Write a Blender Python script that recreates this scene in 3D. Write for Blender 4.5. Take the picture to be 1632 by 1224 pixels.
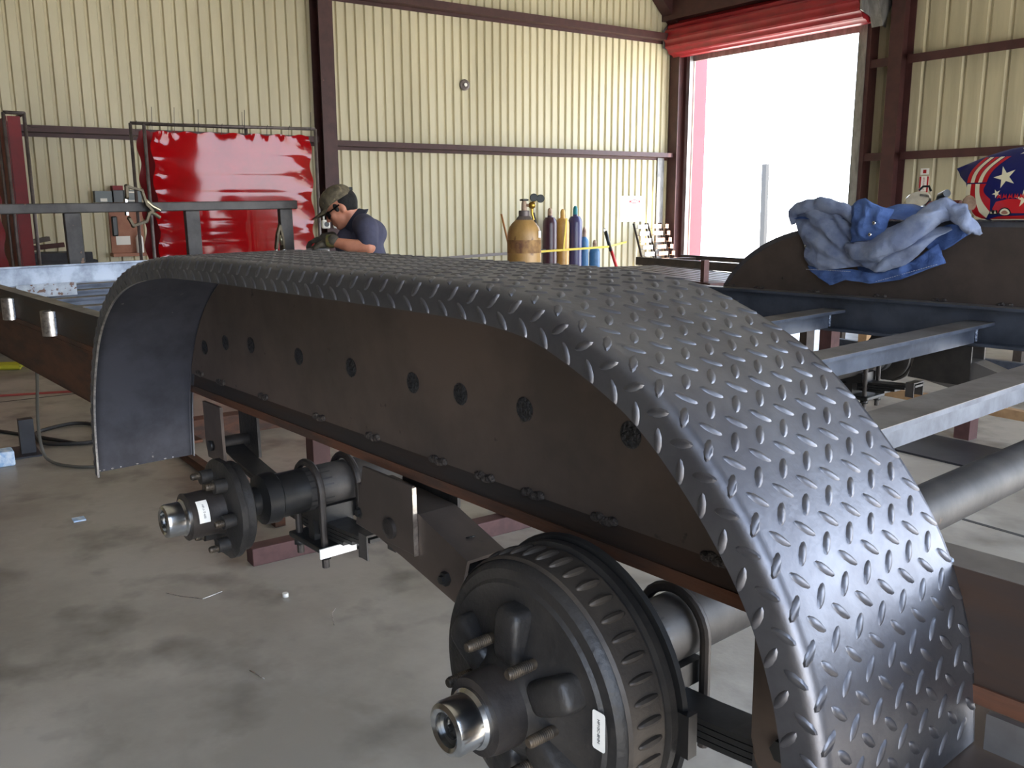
import bpy, bmesh, math, random
from mathutils import Vector, Matrix, Euler, noise
random.seed(7)
S = bpy.context.scene
for o in list(bpy.data.objects): bpy.data.objects.remove(o)
PI = math.pi

# ------------------------------------------------------------------ camera
# world: X = -12.4 is the back wall, Y = 12.65 the right wall, Z up, floor at 0
cam_d = bpy.data.cameras.new('camera'); cam = bpy.data.objects.new('camera', cam_d)
S.collection.objects.link(cam); S.camera = cam
cam_d.sensor_width = 36.0; cam_d.lens = 36.0*1440/1632
cam_d.clip_start = 0.05; cam_d.clip_end = 500
WM = Matrix(((0.5769, -0.1585, 0.8013), (0.8168, 0.1166, -0.5650), (-0.0047, 0.9805, 0.1967)))
cam.matrix_world = Matrix.Translation((0, 0, 1.5)) @ WM.to_quaternion().to_matrix().to_4x4()

# ------------------------------------------------------------------ light
S.view_settings.view_transform = 'Standard'; S.view_settings.look = 'None'
S.view_settings.gamma = 1.0; S.view_settings.exposure = 1.15
S.view_settings.use_curve_mapping = False
S.cycles.use_denoising = True
S.cycles.max_bounces = 9; S.cycles.diffuse_bounces = 6; S.cycles.glossy_bounces = 4
S.cycles.transparent_max_bounces = 8; S.cycles.sample_clamp_indirect = 8
S.cycles.use_adaptive_sampling = True; S.cycles.adaptive_threshold = 0.02
w = bpy.data.worlds.new('world'); S.world = w; w.use_nodes = True
nt = w.node_tree; bg = nt.nodes['Background']
tc = nt.nodes.new('ShaderNodeTexCoord'); sep = nt.nodes.new('ShaderNodeSeparateXYZ')
ramp = nt.nodes.new('ShaderNodeValToRGB')
nt.links.new(tc.outputs['Generated'], sep.inputs[0]); nt.links.new(sep.outputs['Z'], ramp.inputs[0])
ramp.color_ramp.elements[0].color = (0.84, 0.91, 1.0, 1); ramp.color_ramp.elements[0].position = 0.0
ramp.color_ramp.elements[1].color = (0.50, 0.68, 1.0, 1); ramp.color_ramp.elements[1].position = 0.6
nt.links.new(ramp.outputs[0], bg.inputs[0]); bg.inputs[1].default_value = 5.0
sun_d = bpy.data.lights.new('sun', 'SUN'); sun = bpy.data.objects.new('sun', sun_d); S.collection.objects.link(sun)
sun_d.energy = 16; sun_d.angle = 0.01; sun_d.color = (1, 0.95, 0.86)
sun.rotation_euler = Vector((-0.42, -0.34, -1)).to_track_quat('-Z', 'Y').to_euler()
def portal(name, loc, rot, sx, sy):
    l = bpy.data.lights.new(name, 'AREA'); l.shape = 'RECTANGLE'; l.size = sx; l.size_y = sy
    l.cycles.is_portal = True
    o = bpy.data.objects.new(name, l); S.collection.objects.link(o); o.location = loc; o.rotation_euler = rot
    return o
portal('portal_door', (-10.36, 12.75, 2.06), (-PI/2, 0, 0), 3.68, 4.1)
portal('portal_front_door', (1.4, 6.95, 1.6), (0, PI/2, 0), 3.2, 9.9)
portal('portal_front_bay', (1.4, -0.8, 1.6), (0, PI/2, 0), 3.2, 1.8)

# ------------------------------------------------------------------ materials
def lin(c):
    r = []
    for v in c:
        v /= 255.0
        r.append(v/12.92 if v <= 0.04045 else ((v+0.055)/1.055)**2.4)
    return (*r, 1)
M = {}
def mat(name, rgb, rough=0.6, metal=0.0, rgb2=None, scale=8.0, stretch=(1, 1, 1), bump=0.0, bscale=60.0,
        rvar=0.0, spots=None, spot_scale=30, spot_t=0.66, coat=0.0, alpha=None, spec=0.5, lo=0.4, hi=0.62):
    m = bpy.data.materials.new(name); m.use_nodes = True
    n = m.node_tree; b = n.nodes['Principled BSDF']; L = n.links.new
    b.inputs['Base Color'].default_value = lin(rgb); b.inputs['Roughness'].default_value = rough
    b.inputs['Metallic'].default_value = metal; b.inputs['Coat Weight'].default_value = coat
    b.inputs['Specular IOR Level'].default_value = spec
    if rgb2 or bump or rvar or spots:
        t = n.nodes.new('ShaderNodeTexCoord'); mp = n.nodes.new('ShaderNodeMapping')
        mp.inputs['Scale'].default_value = stretch; L(t.outputs['Object'], mp.inputs[0])
    if rgb2 or rvar:
        nz = n.nodes.new('ShaderNodeTexNoise'); nz.inputs['Scale'].default_value = scale
        nz.inputs['Detail'].default_value = 7; nz.inputs['Roughness'].default_value = 0.62
        L(mp.outputs[0], nz.inputs['Vector'])
        cr = n.nodes.new('ShaderNodeValToRGB'); L(nz.outputs['Fac'], cr.inputs[0])
        cr.color_ramp.elements[0].position = lo; cr.color_ramp.elements[1].position = hi
        cr.color_ramp.elements[0].color = lin(rgb); cr.color_ramp.elements[1].color = lin(rgb2 or rgb)
        out = cr.outputs[0]
        if rvar:
            ma = n.nodes.new('ShaderNodeMath'); ma.operation = 'MULTIPLY_ADD'
            L(nz.outputs['Fac'], ma.inputs[0]); ma.inputs[1].default_value = rvar; ma.inputs[2].default_value = rough - rvar*0.5
            L(ma.outputs[0], b.inputs['Roughness'])
    else: out = None
    if spots:
        n2 = n.nodes.new('ShaderNodeTexNoise'); n2.inputs['Scale'].default_value = spot_scale; n2.inputs['Detail'].default_value = 4
        L(mp.outputs[0], n2.inputs['Vector'])
        c2 = n.nodes.new('ShaderNodeValToRGB'); L(n2.outputs['Fac'], c2.inputs[0])
        c2.color_ramp.elements[0].position = spot_t; c2.color_ramp.elements[1].position = spot_t + (0.25 if name == 'concrete' else 0.05)
        mx = n.nodes.new('ShaderNodeMix'); mx.data_type = 'RGBA'; L(c2.outputs[0], mx.inputs['Factor'])
        if out: L(out, mx.inputs['A'])
        else: mx.inputs['A'].default_value = lin(rgb)
        mx.inputs['B'].default_value = lin(spots); out = mx.outputs['Result']
    if out: L(out, b.inputs['Base Color'])
    if bump:
        n3 = n.nodes.new('ShaderNodeTexNoise'); n3.inputs['Scale'].default_value = bscale; n3.inputs['Detail'].default_value = 5
        L(mp.outputs[0], n3.inputs['Vector'])
        bp = n.nodes.new('ShaderNodeBump'); bp.inputs['Strength'].default_value = bump; bp.inputs['Distance'].default_value = 0.01
        L(n3.outputs['Fac'], bp.inputs['Height']); L(bp.outputs[0], b.inputs['Normal'])
    if alpha is not None: b.inputs['Alpha'].default_value = alpha
    M[name] = m
    return m
mat('concrete', (142, 134, 123), 0.45, 0, (168, 160, 148), 1.3, (1, 1, 1), 0.12, 25, 0.2, (108, 101, 92), 4, 0.50)
mat('joint_seal', (58, 54, 50), 0.8)
mat('outside_ground', (196, 188, 174), 0.9, 0, (180, 172, 158), 2)
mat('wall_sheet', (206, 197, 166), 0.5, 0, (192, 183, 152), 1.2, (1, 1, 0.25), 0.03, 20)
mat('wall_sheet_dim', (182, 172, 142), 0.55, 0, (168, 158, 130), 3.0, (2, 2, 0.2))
mat('wall_dark', (118, 104, 88), 0.6, 0, (104, 92, 78), 3.0, (2, 2, 0.2))
mat('roof_sheet', (200, 198, 190), 0.6, 0, (185, 183, 176), 2)
mat('maroon_steel', (70, 38, 36), 0.55, 0, (60, 32, 30), 6, (1, 1, 1), 0.05, 40, 0.1, (100, 60, 52), 20, 0.70)
mat('galvanised', (150, 148, 146), 0.42, 0.6, (120, 118, 116), 9, (1, 1, 0.3))
mat('red_shutter', (146, 24, 34), 0.4, 0, (128, 20, 30), 3)
mat('tread_steel', (128, 128, 132), 0.50, 1.0, (108, 107, 111), 7, (1, 1, 1), 0.05, 160, 0.12)
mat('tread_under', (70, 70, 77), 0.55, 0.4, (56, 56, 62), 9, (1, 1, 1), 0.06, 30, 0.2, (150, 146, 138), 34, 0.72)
mat('spattered_plate', (176, 180, 184), 0.5, 0.3, (150, 154, 160), 20, (1, 1, 1), 0.05, 60, 0, (110, 84, 70), 45, 0.56)
mat('panel_steel', (100, 87, 79), 0.52, 0.5, (80, 71, 65), 3.5, (1, 1, 1), 0.03, 50, 0.2, (52, 46, 44), 26, 0.70)
mat('rail_steel', (46, 41, 39), 0.6, 0.3, (60, 44, 34), 5, (0.5, 1, 3), 0.06, 40, 0.2)
mat('rust_steel', (92, 56, 36), 0.75, 0.15, (64, 46, 36), 7, (0.6, 1, 3), 0.12, 60, 0.2)
mat('header_lit_blue', (170, 178, 190), 0.45, 0.4, (134, 142, 154), 9, (1, 1, 1), 0.04, 60, 0.25)  # paler copy of the crossmember steel, daylight on the header put into its colour
mat('blue_steel', (86, 93, 106), 0.5, 0.4, (66, 72, 84), 9, (1, 1, 1), 0.04, 60, 0.25)
mat('flange_steel', (118, 114, 110), 0.5, 0.5, (98, 92, 88), 6, (1, 1, 1), 0.05, 60, 0.2)
mat('dark_web', (86, 92, 104), 0.5, 0.5, (64, 68, 76), 5)
mat('mill_tube', (72, 68, 65), 0.55, 0.3, (56, 53, 51), 8, (1, 1, 1), 0.05, 40, 0.2, (130, 100, 78), 16, 0.68)
mat('black_paint', (26, 25, 25), 0.42, 0.1, (36, 35, 34), 8, (1, 1, 1), 0.06, 60, 0.2)
mat('cast_black', (36, 34, 33), 0.5, 0.2, (56, 52, 48), 9, (1, 1, 1), 0.16, 90, 0.25)
mat('cast_hub', (62, 56, 52), 0.5, 0.4, (44, 40, 38), 12, (1, 1, 1), 0.1, 90, 0.2)
mat('drum_band', (74, 66, 58), 0.55, 0.35, (50, 45, 41), 7, (1, 1, 1), 0.12, 70, 0.2)
mat('stud_steel', (92, 80, 66), 0.5, 0.6, (60, 54, 48), 60)
mat('chrome', (214, 214, 212), 0.2, 1.0, (186, 186, 184), 14)
mat('bright_cut', (214, 208, 200), 0.3, 0.9, (160, 152, 146), 60)
mat('weld_bead', (50, 44, 42), 0.55, 0.4, (84, 76, 70), 90, (1, 1, 1), 0.6, 220)
mat('weld_bright', (196, 206, 222), 0.3, 0.9, (120, 128, 150), 120, (1, 1, 1), 0.5, 260)
mat('plug_weld', (58, 58, 60), 0.42, 0.6, (44, 42, 42), 120, (1, 1, 1), 0.7, 180)
mat('scorch', (52, 38, 33), 0.7, 0.3, (72, 52, 44), 50)
mat('zinc_gold', (206, 188, 140), 0.3, 0.9)
mat('paper', (238, 234, 226), 0.6)
mat('ink', (40, 40, 42), 0.7)
mat('hub_grease', (28, 27, 26), 0.3, 0.2)
mat('vinyl', (158, 10, 16), 0.07, 0, (140, 8, 12), 3, (1, 1, 1), 0.03, 6, 0.04, alpha=0.96, spec=0.42)
mat('vinyl_dark', (128, 4, 10), 0.45, 0, (110, 4, 9), 3, spec=0.3)
mat('vinyl_seam', (120, 8, 12), 0.4)
mat('pipe_grey', (112, 102, 98), 0.5, 0.5, (90, 80, 76), 12)
mat('wire', (60, 54, 50), 0.5, 0.6)
mat('bottle_tan', (176, 138, 84), 0.45, 0, (136, 102, 50), 5, (1, 1, 0.45), 0.03, 30, 0.1, (96, 62, 36), 11, 0.60)
mat('bottle_rust', (92, 56, 36), 0.7, 0, (160, 122, 70), 9, (1, 1, 0.8))
mat('bottle_maroon', (62, 34, 46), 0.3, 0, (74, 44, 54), 5)
mat('bottle_yellow', (206, 160, 84), 0.35, 0, (190, 140, 70), 5)
mat('bottle_navy', (52, 50, 96), 0.3, 0, (64, 58, 92), 5)
mat('bottle_blue', (66, 116, 158), 0.4, 0, (52, 96, 134), 5)
mat('cap_teal', (20, 118, 128), 0.4)
mat('cap_tan', (172, 144, 118), 0.5, 0, (130, 100, 80), 20)
mat('clamp_handle', (150, 142, 118), 0.35, 0.8)
mat('brass', (178, 138, 60), 0.35, 0.9)
mat('regulator_black', (24, 26, 22), 0.35)
mat('wood', (166, 112, 58), 0.6, 0, (140, 90, 46), 10, (1, 1, 6))
mat('red_paint', (190, 30, 24), 0.4)
mat('strap_yellow', (216, 190, 70), 0.7)
mat('strap_grey', (132, 124, 122), 0.7)
mat('rack_tan', (150, 112, 96), 0.5, 0.2, (180, 140, 116), 30)
mat('rack_grey', (170, 164, 166), 0.5)
mat('skin', (196, 132, 104), 0.5, 0, (180, 116, 90), 14, (1, 1, 1), 0.05, 60)
mat('shirt_cloth', (72, 72, 92), 0.85, 0, (60, 60, 78), 8, (1, 1, 1), 0.1, 30)
mat('collar_cloth', (40, 44, 62), 0.85)
mat('jeans', (52, 62, 88), 0.9, 0, (42, 52, 76), 20)
mat('cap_camo', (104, 94, 74), 0.85, 0, (74, 66, 52), 22, (1, 1, 1), 0.12, 60, 0, (128, 114, 88), 26, 0.6)
mat('hair', (16, 13, 12), 0.85, 0, (24, 20, 18), 60, bump=0.3)
mat('glasses', (10, 10, 12), 0.15)
mat('glove', (62, 56, 48), 0.85, 0, (84, 76, 62), 24, (1, 1, 1), 0.2, 90)
mat('cuff', (112, 92, 48), 0.8, 0, (86, 96, 52), 40)
mat('boot', (60, 44, 32), 0.7)
mat('denim', (78, 104, 156), 0.9, 0, (54, 78, 128), 12, (1, 1, 1), 0.25, 160)
mat('denim_inner', (136, 145, 166), 0.9, 0, (110, 120, 146), 12, (1, 1, 1), 0.2, 160)
mat('stitch', (196, 196, 200), 0.8)
mat('navy_print', (24, 30, 92), 0.32, 0, (18, 24, 74), 4, coat=0.3)
mat('red_print', (186, 30, 34), 0.32, coat=0.3)
mat('cream_print', (222, 212, 176), 0.35, coat=0.3)
mat('table_steel', (66, 58, 54), 0.5, 0.3, (84, 74, 66), 6)
mat('grey_box', (112, 120, 122), 0.5)
mat('board_brown', (166, 116, 92), 0.7, 0, (150, 100, 78), 5)
mat('cable_grey', (84, 80, 72), 0.6)
mat('hose_black', (38, 36, 34), 0.6)
mat('floor_red', (140, 58, 50), 0.7)
mat('yellow_web', (190, 186, 50), 0.8)
mat('white_blue', (214, 226, 240), 0.6, 0, (150, 184, 220), 30)
mat('timber', (176, 140, 100), 0.75, 0, (150, 116, 80), 8, (1, 6, 1))
mat('red_oxide', (88, 58, 54), 0.7, 0.1, (72, 46, 42), 9)
mat('black_plate', (50, 50, 54), 0.5, 0.3, (40, 40, 44), 5)
mat('olive_steel', (84, 74, 56), 0.45, 0.6, (66, 58, 44), 18)
mat('sign_white', (232, 228, 218), 0.5)
mat('sign_red', (170, 24, 30), 0.5)

# ------------------------------------------------------------------ mesh builder
class MB:
    def __init__(s): s.v = []; s.f = []; s.sm = []
    def add(s, vs, fs, smooth=False):
        k = len(s.v); s.v += [Vector(v) for v in vs]
        for f in fs: s.f.append([i+k for i in f]); s.sm.append(smooth)
        return s
    def box(s, a, b, mtx=None):
        (x0, y0, z0), (x1, y1, z1) = a, b
        vs = [Vector(p) for p in ((x0,y0,z0),(x1,y0,z0),(x1,y1,z0),(x0,y1,z0),(x0,y0,z1),(x1,y0,z1),(x1,y1,z1),(x0,y1,z1))]
        if mtx: vs = [mtx @ v for v in vs]
        return s.add(vs, [(0,3,2,1),(4,5,6,7),(0,1,5,4),(1,2,6,5),(2,3,7,6),(3,0,4,7)])
    def beam(s, p0, p1, w_, h, up=(0,0,1)):
        p0, p1 = Vector(p0), Vector(p1); d = (p1-p0); L = d.length; d.normalize()
        r = d.cross(Vector(up)).normalized(); u = r.cross(d)
        m = Matrix((d, r, u)).transposed().to_4x4(); m.translation = p0
        return s.box((0, -w_/2, -h/2), (L, w_/2, h/2), m)
    def frame(s, d):
        d = Vector(d).normalized(); a = Vector((0,0,1)) if abs(d.z) < 0.9 else Vector((1,0,0))
        u = d.cross(a).normalized(); return u, d.cross(u).normalized()
    def rings(s, rs, closed=True, cap=True, smooth=True):
        n = len(rs[0]); vs = [p for r in rs for p in r]; fs = []
        for i in range(len(rs)-1):
            for j in range(n if closed else n-1):
                k = (j+1) % n; fs.append((i*n+j, i*n+k, (i+1)*n+k, (i+1)*n+j))
        s.add(vs, fs, smooth)
        if cap:
            s.add(rs[0], [tuple(range(n))[::-1]]); s.add(rs[-1], [tuple(range(n))])
        return s
    def tube(s, pts, r, n=10, cap=True):
        pts = [Vector(p) for p in pts]; rs = []
        rr = r if isinstance(r, (list, tuple)) else [r]*len(pts)
        u = None
        for i, p in enumerate(pts):
            d = (pts[min(i+1, len(pts)-1)] - pts[max(i-1, 0)]).normalized()
            if u is None: u, v = s.frame(d)
            else:
                u = (u - d*u.dot(d)).normalized(); v = d.cross(u)
            rs.append([p + (u*math.cos(2*PI*j/n) + v*math.sin(2*PI*j/n))*rr[i] for j in range(n)])
        return s.rings(rs, cap=cap)
    def lathe(s, prof, o, ax, n=32, cap=True, wob=None):
        o = Vector(o); ax = Vector(ax).normalized(); u, v = s.frame(ax); rs = []
        for (r, h) in prof:
            rs.append([o + ax*h + (u*math.cos(2*PI*j/n) + v*math.sin(2*PI*j/n))*max(r, 1e-4)*(wob(j, h) if wob else 1) for j in range(n)])
        # split smooth by keeping separate hard edges through auto angle
        return s.rings(rs, cap=cap)
    def prism(s, poly, f, t0, t1):
        a = [Vector(f(p[0], p[1], t0)) for p in poly]; b = [Vector(f(p[0], p[1], t1)) for p in poly]; n = len(poly)
        s.add(a+b, [tuple(range(n))[::-1], tuple(range(n, 2*n))] + [(i, (i+1) % n, n+(i+1) % n, n+i) for i in range(n)])
        return s
    def ball(s, c, r, mtx=None, n=12, m=8):
        r = (r, r, r) if not isinstance(r, (tuple, list)) else r; rs = []
        c = Vector(c)
        for i in range(m+1):
            t = PI*i/m; ring = []
            for j in range(n):
                p = Vector((r[0]*math.sin(t)*math.cos(2*PI*j/n), r[1]*math.sin(t)*math.sin(2*PI*j/n), r[2]*math.cos(t)))
                if mtx: p = mtx @ p
                ring.append(c+p)
            rs.append(ring)
        return s.rings(rs, cap=False)
def xz(x, z, y): return (x, y, z)
def xy(x, y, z): return (x, y, z)
def yz(y, z, x): return (x, y, z)

def finish(me, smooth_angle=0.6):
    bm = bmesh.new(); bm.from_mesh(me)
    bmesh.ops.remove_doubles(bm, verts=bm.verts, dist=1e-5)
    bmesh.ops.dissolve_degenerate(bm, edges=bm.edges, dist=1e-6)
    bmesh.ops.recalc_face_normals(bm, faces=bm.faces)
    for e in bm.edges:
        if len(e.link_faces) == 2 and e.calc_face_angle(0) > smooth_angle: e.smooth = False
    bm.to_mesh(me); bm.free()
def mesh_from(name, mb, material, fin=True, ang=0.6):
    me = bpy.data.meshes.new(name); me.from_pydata([tuple(v) for v in mb.v], [], mb.f)
    me.polygons.foreach_set('use_smooth', mb.sm)
    if fin: finish(me, ang)
    me.materials.append(M[material]); return me
def root(name, label, cat, loc, group=None, mtx=None, kind=None, raw=None):
    o = bpy.data.objects.new(name, None); S.collection.objects.link(o); o.empty_display_size = 0.1
    if mtx: o.matrix_world = mtx
    else: o.location = loc
    o['org'] = raw if raw else tuple(loc)
    o['label'] = label; o['category'] = cat
    if group: o['group'] = group
    if kind: o['kind'] = kind
    return o
def part(name, mb, material, parent, bev=0.0, label=None, fin=True, ang=0.6, kind=None):
    me = mb if isinstance(mb, bpy.types.Mesh) else mesh_from(name, mb, material, fin, ang)
    o = bpy.data.objects.new(name, me); S.collection.objects.link(o)
    o.parent = parent
    if 'org' in parent.keys():
        g = parent['org']; o.location = (-g[0], -g[1], -g[2])
    if bev:
        b = o.modifiers.new('bevel', 'BEVEL'); b.width = bev; b.segments = 2; b.limit_method = 'ANGLE'
    if label: o['label'] = label
    if kind: o['kind'] = kind
    return o
def solo(name, mb, material, label, cat, group=None, kind=None, bev=0.0, ang=0.6):
    xs = [v.x for v in mb.v]; ys = [v.y for v in mb.v]; zs = [v.z for v in mb.v]
    c = Vector(((min(xs)+max(xs))/2, (min(ys)+max(ys))/2, min(zs)))
    mb.v = [v-c for v in mb.v]
    o = bpy.data.objects.new(name, mesh_from(name, mb, material, True, ang)); S.collection.objects.link(o); o.location = c
    if label: o['label'] = label
    if cat: o['category'] = cat
    if group: o['group'] = group
    if kind: o['kind'] = kind
    if bev:
        b = o.modifiers.new('bevel', 'BEVEL'); b.width = bev; b.segments = 2; b.limit_method = 'ANGLE'
    return o
def struct(name, mb, material, bev=0.0):
    return solo(name, mb, material, None, None, None, 'structure', bev)
def bake(name, pieces, material, voxel, smooth=6, parent=None):
    """one continuous skin from overlapping pieces"""
    me = bpy.data.meshes.new('tmp'); me.from_pydata([tuple(v) for v in pieces.v], [], pieces.f)
    finish(me)
    o = bpy.data.objects.new('tmp', me); S.collection.objects.link(o)
    r = o.modifiers.new('r', 'REMESH'); r.mode = 'VOXEL'; r.voxel_size = voxel; r.use_smooth_shade = True
    if smooth:
        q = o.modifiers.new('s', 'SMOOTH'); q.iterations = smooth; q.factor = 0.5
    dg = bpy.context.evaluated_depsgraph_get(); dg.update()
    out = bpy.data.meshes.new_from_object(o.evaluated_get(dg)); bpy.data.objects.remove(o)
    out.name = name; out.materials.clear(); out.materials.append(M[material])
    for p in out.polygons: p.use_smooth = True
    return part(name, out, material, parent) if parent else out

# ================================================================== SETTING
XB, YR, XF, YL, EH = -12.4, 12.65, 1.4, -7.0, 5.3
mb = MB().box((XB, YL, -0.1), (XF, YR, 0.0)); struct('floor', mb, 'concrete')
mb = MB()
for Y in (-2.4, 4.15, 5.2): mb.box((XB+0.3, Y-0.012, 0), (XF-0.3, Y+0.012, 0.002))
for X in (-7.9, -1.2): mb.box((X-0.01, YL+0.2, 0), (X+0.01, YR-0.2, 0.0015))
struct('trim_1', mb, 'joint_seal')
mb = MB().box((-90, YR+0.02, -0.16), (60, 120, -0.06)); mb.box((XF+0.02, -80, -0.16), (90, YR+0.02, -0.06)); mb.box((-90, -80, -0.16), (XF+0.02, YL-0.02, -0.06))
struct('ground', mb, 'outside_ground')

def sheet_wall(u0, u1, z0, z1, pitch, depth, topw, botw, off=0.0):
    """list of (u, d) following the ribs between u0 and u1"""
    pts = [(u0, 0.0)]; k = math.ceil((u0-off)/pitch)
    while off + k*pitch + botw < u1:
        c = off + k*pitch
        if c - botw/2 > u0 + 0.005:
            pts += [(c-botw/2, 0), (c-topw/2, depth), (c+topw/2, depth), (c+botw/2, 0)]
        k += 1
    pts.append((u1, 0)); return pts
def wall_panel(mb, axis, const, sgn, u0, u1, z0, z1, pitch, depth, topw, botw, off=0.0, minor=None):
    pts = sheet_wall(u0, u1, z0, z1, pitch, depth, topw, botw, off)
    a = []; b = []
    for (u, d) in pts:
        q = const + sgn*d
        a.append((q, u, z0) if axis == 'x' else (u, q, z0)); b.append((q, u, z1) if axis == 'x' else (u, q, z1))
    n = len(pts); mb.add(a+b, [(i, i+1, n+i+1, n+i) for i in range(n-1)])
    # outer skin closes the wall
    t = const + sgn*(depth+0.03)
    if axis == 'x': mb.box((min(t, t+sgn*0.02), u0, z0), (max(t, t+sgn*0.02), u1, z1))
    else: mb.box((u0, min(t, t+sgn*0.02), z0), (u1, max(t, t+sgn*0.02), z1))
mb = MB(); wall_panel(mb, 'x', XB, -1, YL, YR+0.05, 0, 7.6, 0.1475, 0.034, 0.026, 0.052, 5.722-0.1475*60)
struct('wall_back', mb, 'wall_sheet')
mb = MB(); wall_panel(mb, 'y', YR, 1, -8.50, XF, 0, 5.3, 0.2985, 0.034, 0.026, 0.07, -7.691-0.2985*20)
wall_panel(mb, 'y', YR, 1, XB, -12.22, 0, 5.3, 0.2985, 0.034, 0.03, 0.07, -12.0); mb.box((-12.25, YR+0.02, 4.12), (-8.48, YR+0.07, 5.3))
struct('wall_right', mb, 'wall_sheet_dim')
mb = MB(); mb.box((XF, 11.9, 0), (XF+0.1, YR, EH)); mb.box((XF, 0.1, 0), (XF+0.1, 2.0, EH)); mb.box((XF, YL, 0), (XF+0.1, -1.7, EH)); mb.box((XF, YL, 3.2), (XF+0.1, YR, 7.4))
struct('wall_front', mb, 'wall_dark')
mb = MB(); mb.box((XB, YL-0.1, 0), (XF, YL, EH))
struct('wall_left', mb, 'wall_dark')
mb = MB(); ymid = (YR+YL)/2
mb.add([(XB-0.1, YR+0.1, EH), (XF+0.1, YR+0.1, EH), (XF+0.1, ymid, 7.4), (XB-0.1, ymid, 7.4), (XB-0.1, YL-0.1, EH), (XF+0.1, YL-0.1, EH)], [(0, 1, 2, 3), (3, 2, 5, 4)])
k = len(mb.v); mb.add([tuple(v+Vector((0, 0, 0.08))) for v in mb.v[:6]], [(3, 2, 1, 0), (4, 5, 2, 3)])
struct('ceiling', mb, 'roof_sheet')
# girts: inner flange, web back to the sheet
def girt_b(name, y0, y1, z0, h):
    m = MB(); m.box((XB+0.17, y0, z0), (XB+0.176, y1, z0+h)); m.box((XB, y0, z0), (XB+0.17, y1, z0+0.005)); m.box((XB+0.001, y0, z0-0.05), (XB+0.006, y1, z0+0.005))
    struct(name, m, 'maroon_steel')
girt_b('girt', 5.56, 12.25, 2.31, 0.075); girt_b('girt', YL, 5.33, 2.35, 0.075); girt_b('girt', 5.56, 12.4, 4.33, 0.11); girt_b('girt', YL, 5.33, 4.33, 0.11)
def girt_r(x0, x1, z0, h):
    m = MB(); m.box((x0, YR-0.176, z0), (x1, YR-0.17, z0+h)); m.box((x0, YR-0.17, z0+h-0.005), (x1, YR, z0+h)); m.box((x0, YR-0.172, z0+h), (x1, YR-0.02, z0+h+0.03))
    struct('girt', m, 'maroon_steel')
girt_r(-7.84, XF, 2.10, 0.085); girt_r(-8.45, -8.06, 2.10, 0.085); girt_r(-7.84, XF, 3.44, 0.09); girt_r(-8.45, -8.06, 3.44, 0.09)
def ibeam_col(name, x0, x1, y0, y1, z0, z1, ax):
    m = MB(); t = 0.012
    if ax == 'x':   # flanges face +-X
        m.box((x0, y0, z0), (x0+t, y1, z1)); m.box((x1-t, y0, z0), (x1, y1, z1)); m.box((x0+t, (y0+y1)/2-0.004, z0), (x1-t, (y0+y1)/2+0.004, z1))
    else:
        m.box((x0, y0, z0), (x1, y0+t, z1)); m.box((x0, y1-t, z0), (x1, y1, z1)); m.box(((x0+x1)/2-0.004, y0+t, z0), ((x0+x1)/2+0.004, y1-t, z1))
    struct(name, m, 'maroon_steel')
ibeam_col('column', XB+0.01, XB+0.30, 5.34, 5.55, 0, 6.6, 'x')
ibeam_col('column', -8.07, -7.86, YR-0.30, YR-0.01, 0, 5.2, 'y')
ibeam_col('column', XB+0.02, XB+0.25, YR-0.40, YR-0.12, 0, 5.2, 'y')
ibeam_col('column', 1.1, 1.3, YR-0.30, YR-0.01, 0, 5.2, 'y')
# thin white tube rising beside the back column
m = MB().tube([(XB+0.06, 5.60, 0.4), (XB+0.06, 5.585, 2.4), (XB+0.06, 5.56, 5.0)], 0.014, 8); struct('trim_2', m, 'sign_white')
# door frame, header beam, corner rafter
m = MB(); m.box((-8.54, YR-0.20, 0), (-8.44, YR+0.03, 4.25)); struct('trim_3', m, 'maroon_steel')
m = MB(); m.box((-12.28, YR-0.16, 0), (-12.20, YR+0.03, 4.25)); m.box((-12.42, YR-0.62, 4.66), (-7.9, YR-0.02, 5.28)); struct('trim_4', m, 'maroon_steel')
m = MB(); m.box((-12.20, YR-0.06, 4.06), (-8.5, YR+0.03, 4.13)); struct('trim_5', m, 'galvanised')
m = MB(); m.prism([(12.6, 4.2), (12.6, 5.3), (8.0, 6.3), (8.0, 6.0), (11.6, 5.15)], yz, XB+0.02, XB+0.26); struct('trim_6', m, 'maroon_steel')
# light galvanised corner flashing on the back wall
m = MB(); m.box((XB+0.01, 12.0, 0), (XB+0.03, 12.16, 2.3)); struct('trim_7', m, 'galvanised')

# roll-up door: coiled curtain, guides, brackets
d1 = root('door_1', 'rolled up red corrugated steel door above the bright opening', 'door', (-10.36, YR, 0), kind='structure')
m = MB(); n = 56
def wb(j, h): return 1.0 + 0.035*(1 if (j % 4) < 2 else -1)
m.lathe([(0.30, 0), (0.30, 3.92)], (-12.30, YR-0.34, 4.36), (1, 0, 0), n, wob=wb)
part('shutter_coil', m, 'red_shutter', d1)
m = MB(); m.box((-12.16, YR-0.075, 4.00), (-8.56, YR-0.03, 4.12)); part('bottom_bar', m, 'galvanised', d1)
m = MB(); m.box((-12.19, YR-0.17, 0.02), (-12.11, YR-0.09, 4.1)); part('guide_rail', m, 'galvanised', d1)
m = MB(); m.box((-8.64, YR-0.215, 0.02), (-8.50, YR-0.205, 4.1)); m.box((-8.64, YR-0.205, 0.02), (-8.63, YR-0.1, 4.1)); part('guide_rail', m, 'galvanised', d1)
for x in (-12.34, -8.36):
    m = MB(); m.prism([(12.65, 4.02), (12.65, 4.7), (12.25, 4.7), (12.0, 4.5), (12.02, 4.2)], yz, x, x+0.02)
    m.lathe([(0.05, 0), (0.05, 0.1)], (x-0.04, YR-0.34, 4.36), (1, 0, 0), 16); part('bracket', m, 'galvanised', d1)
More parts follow.
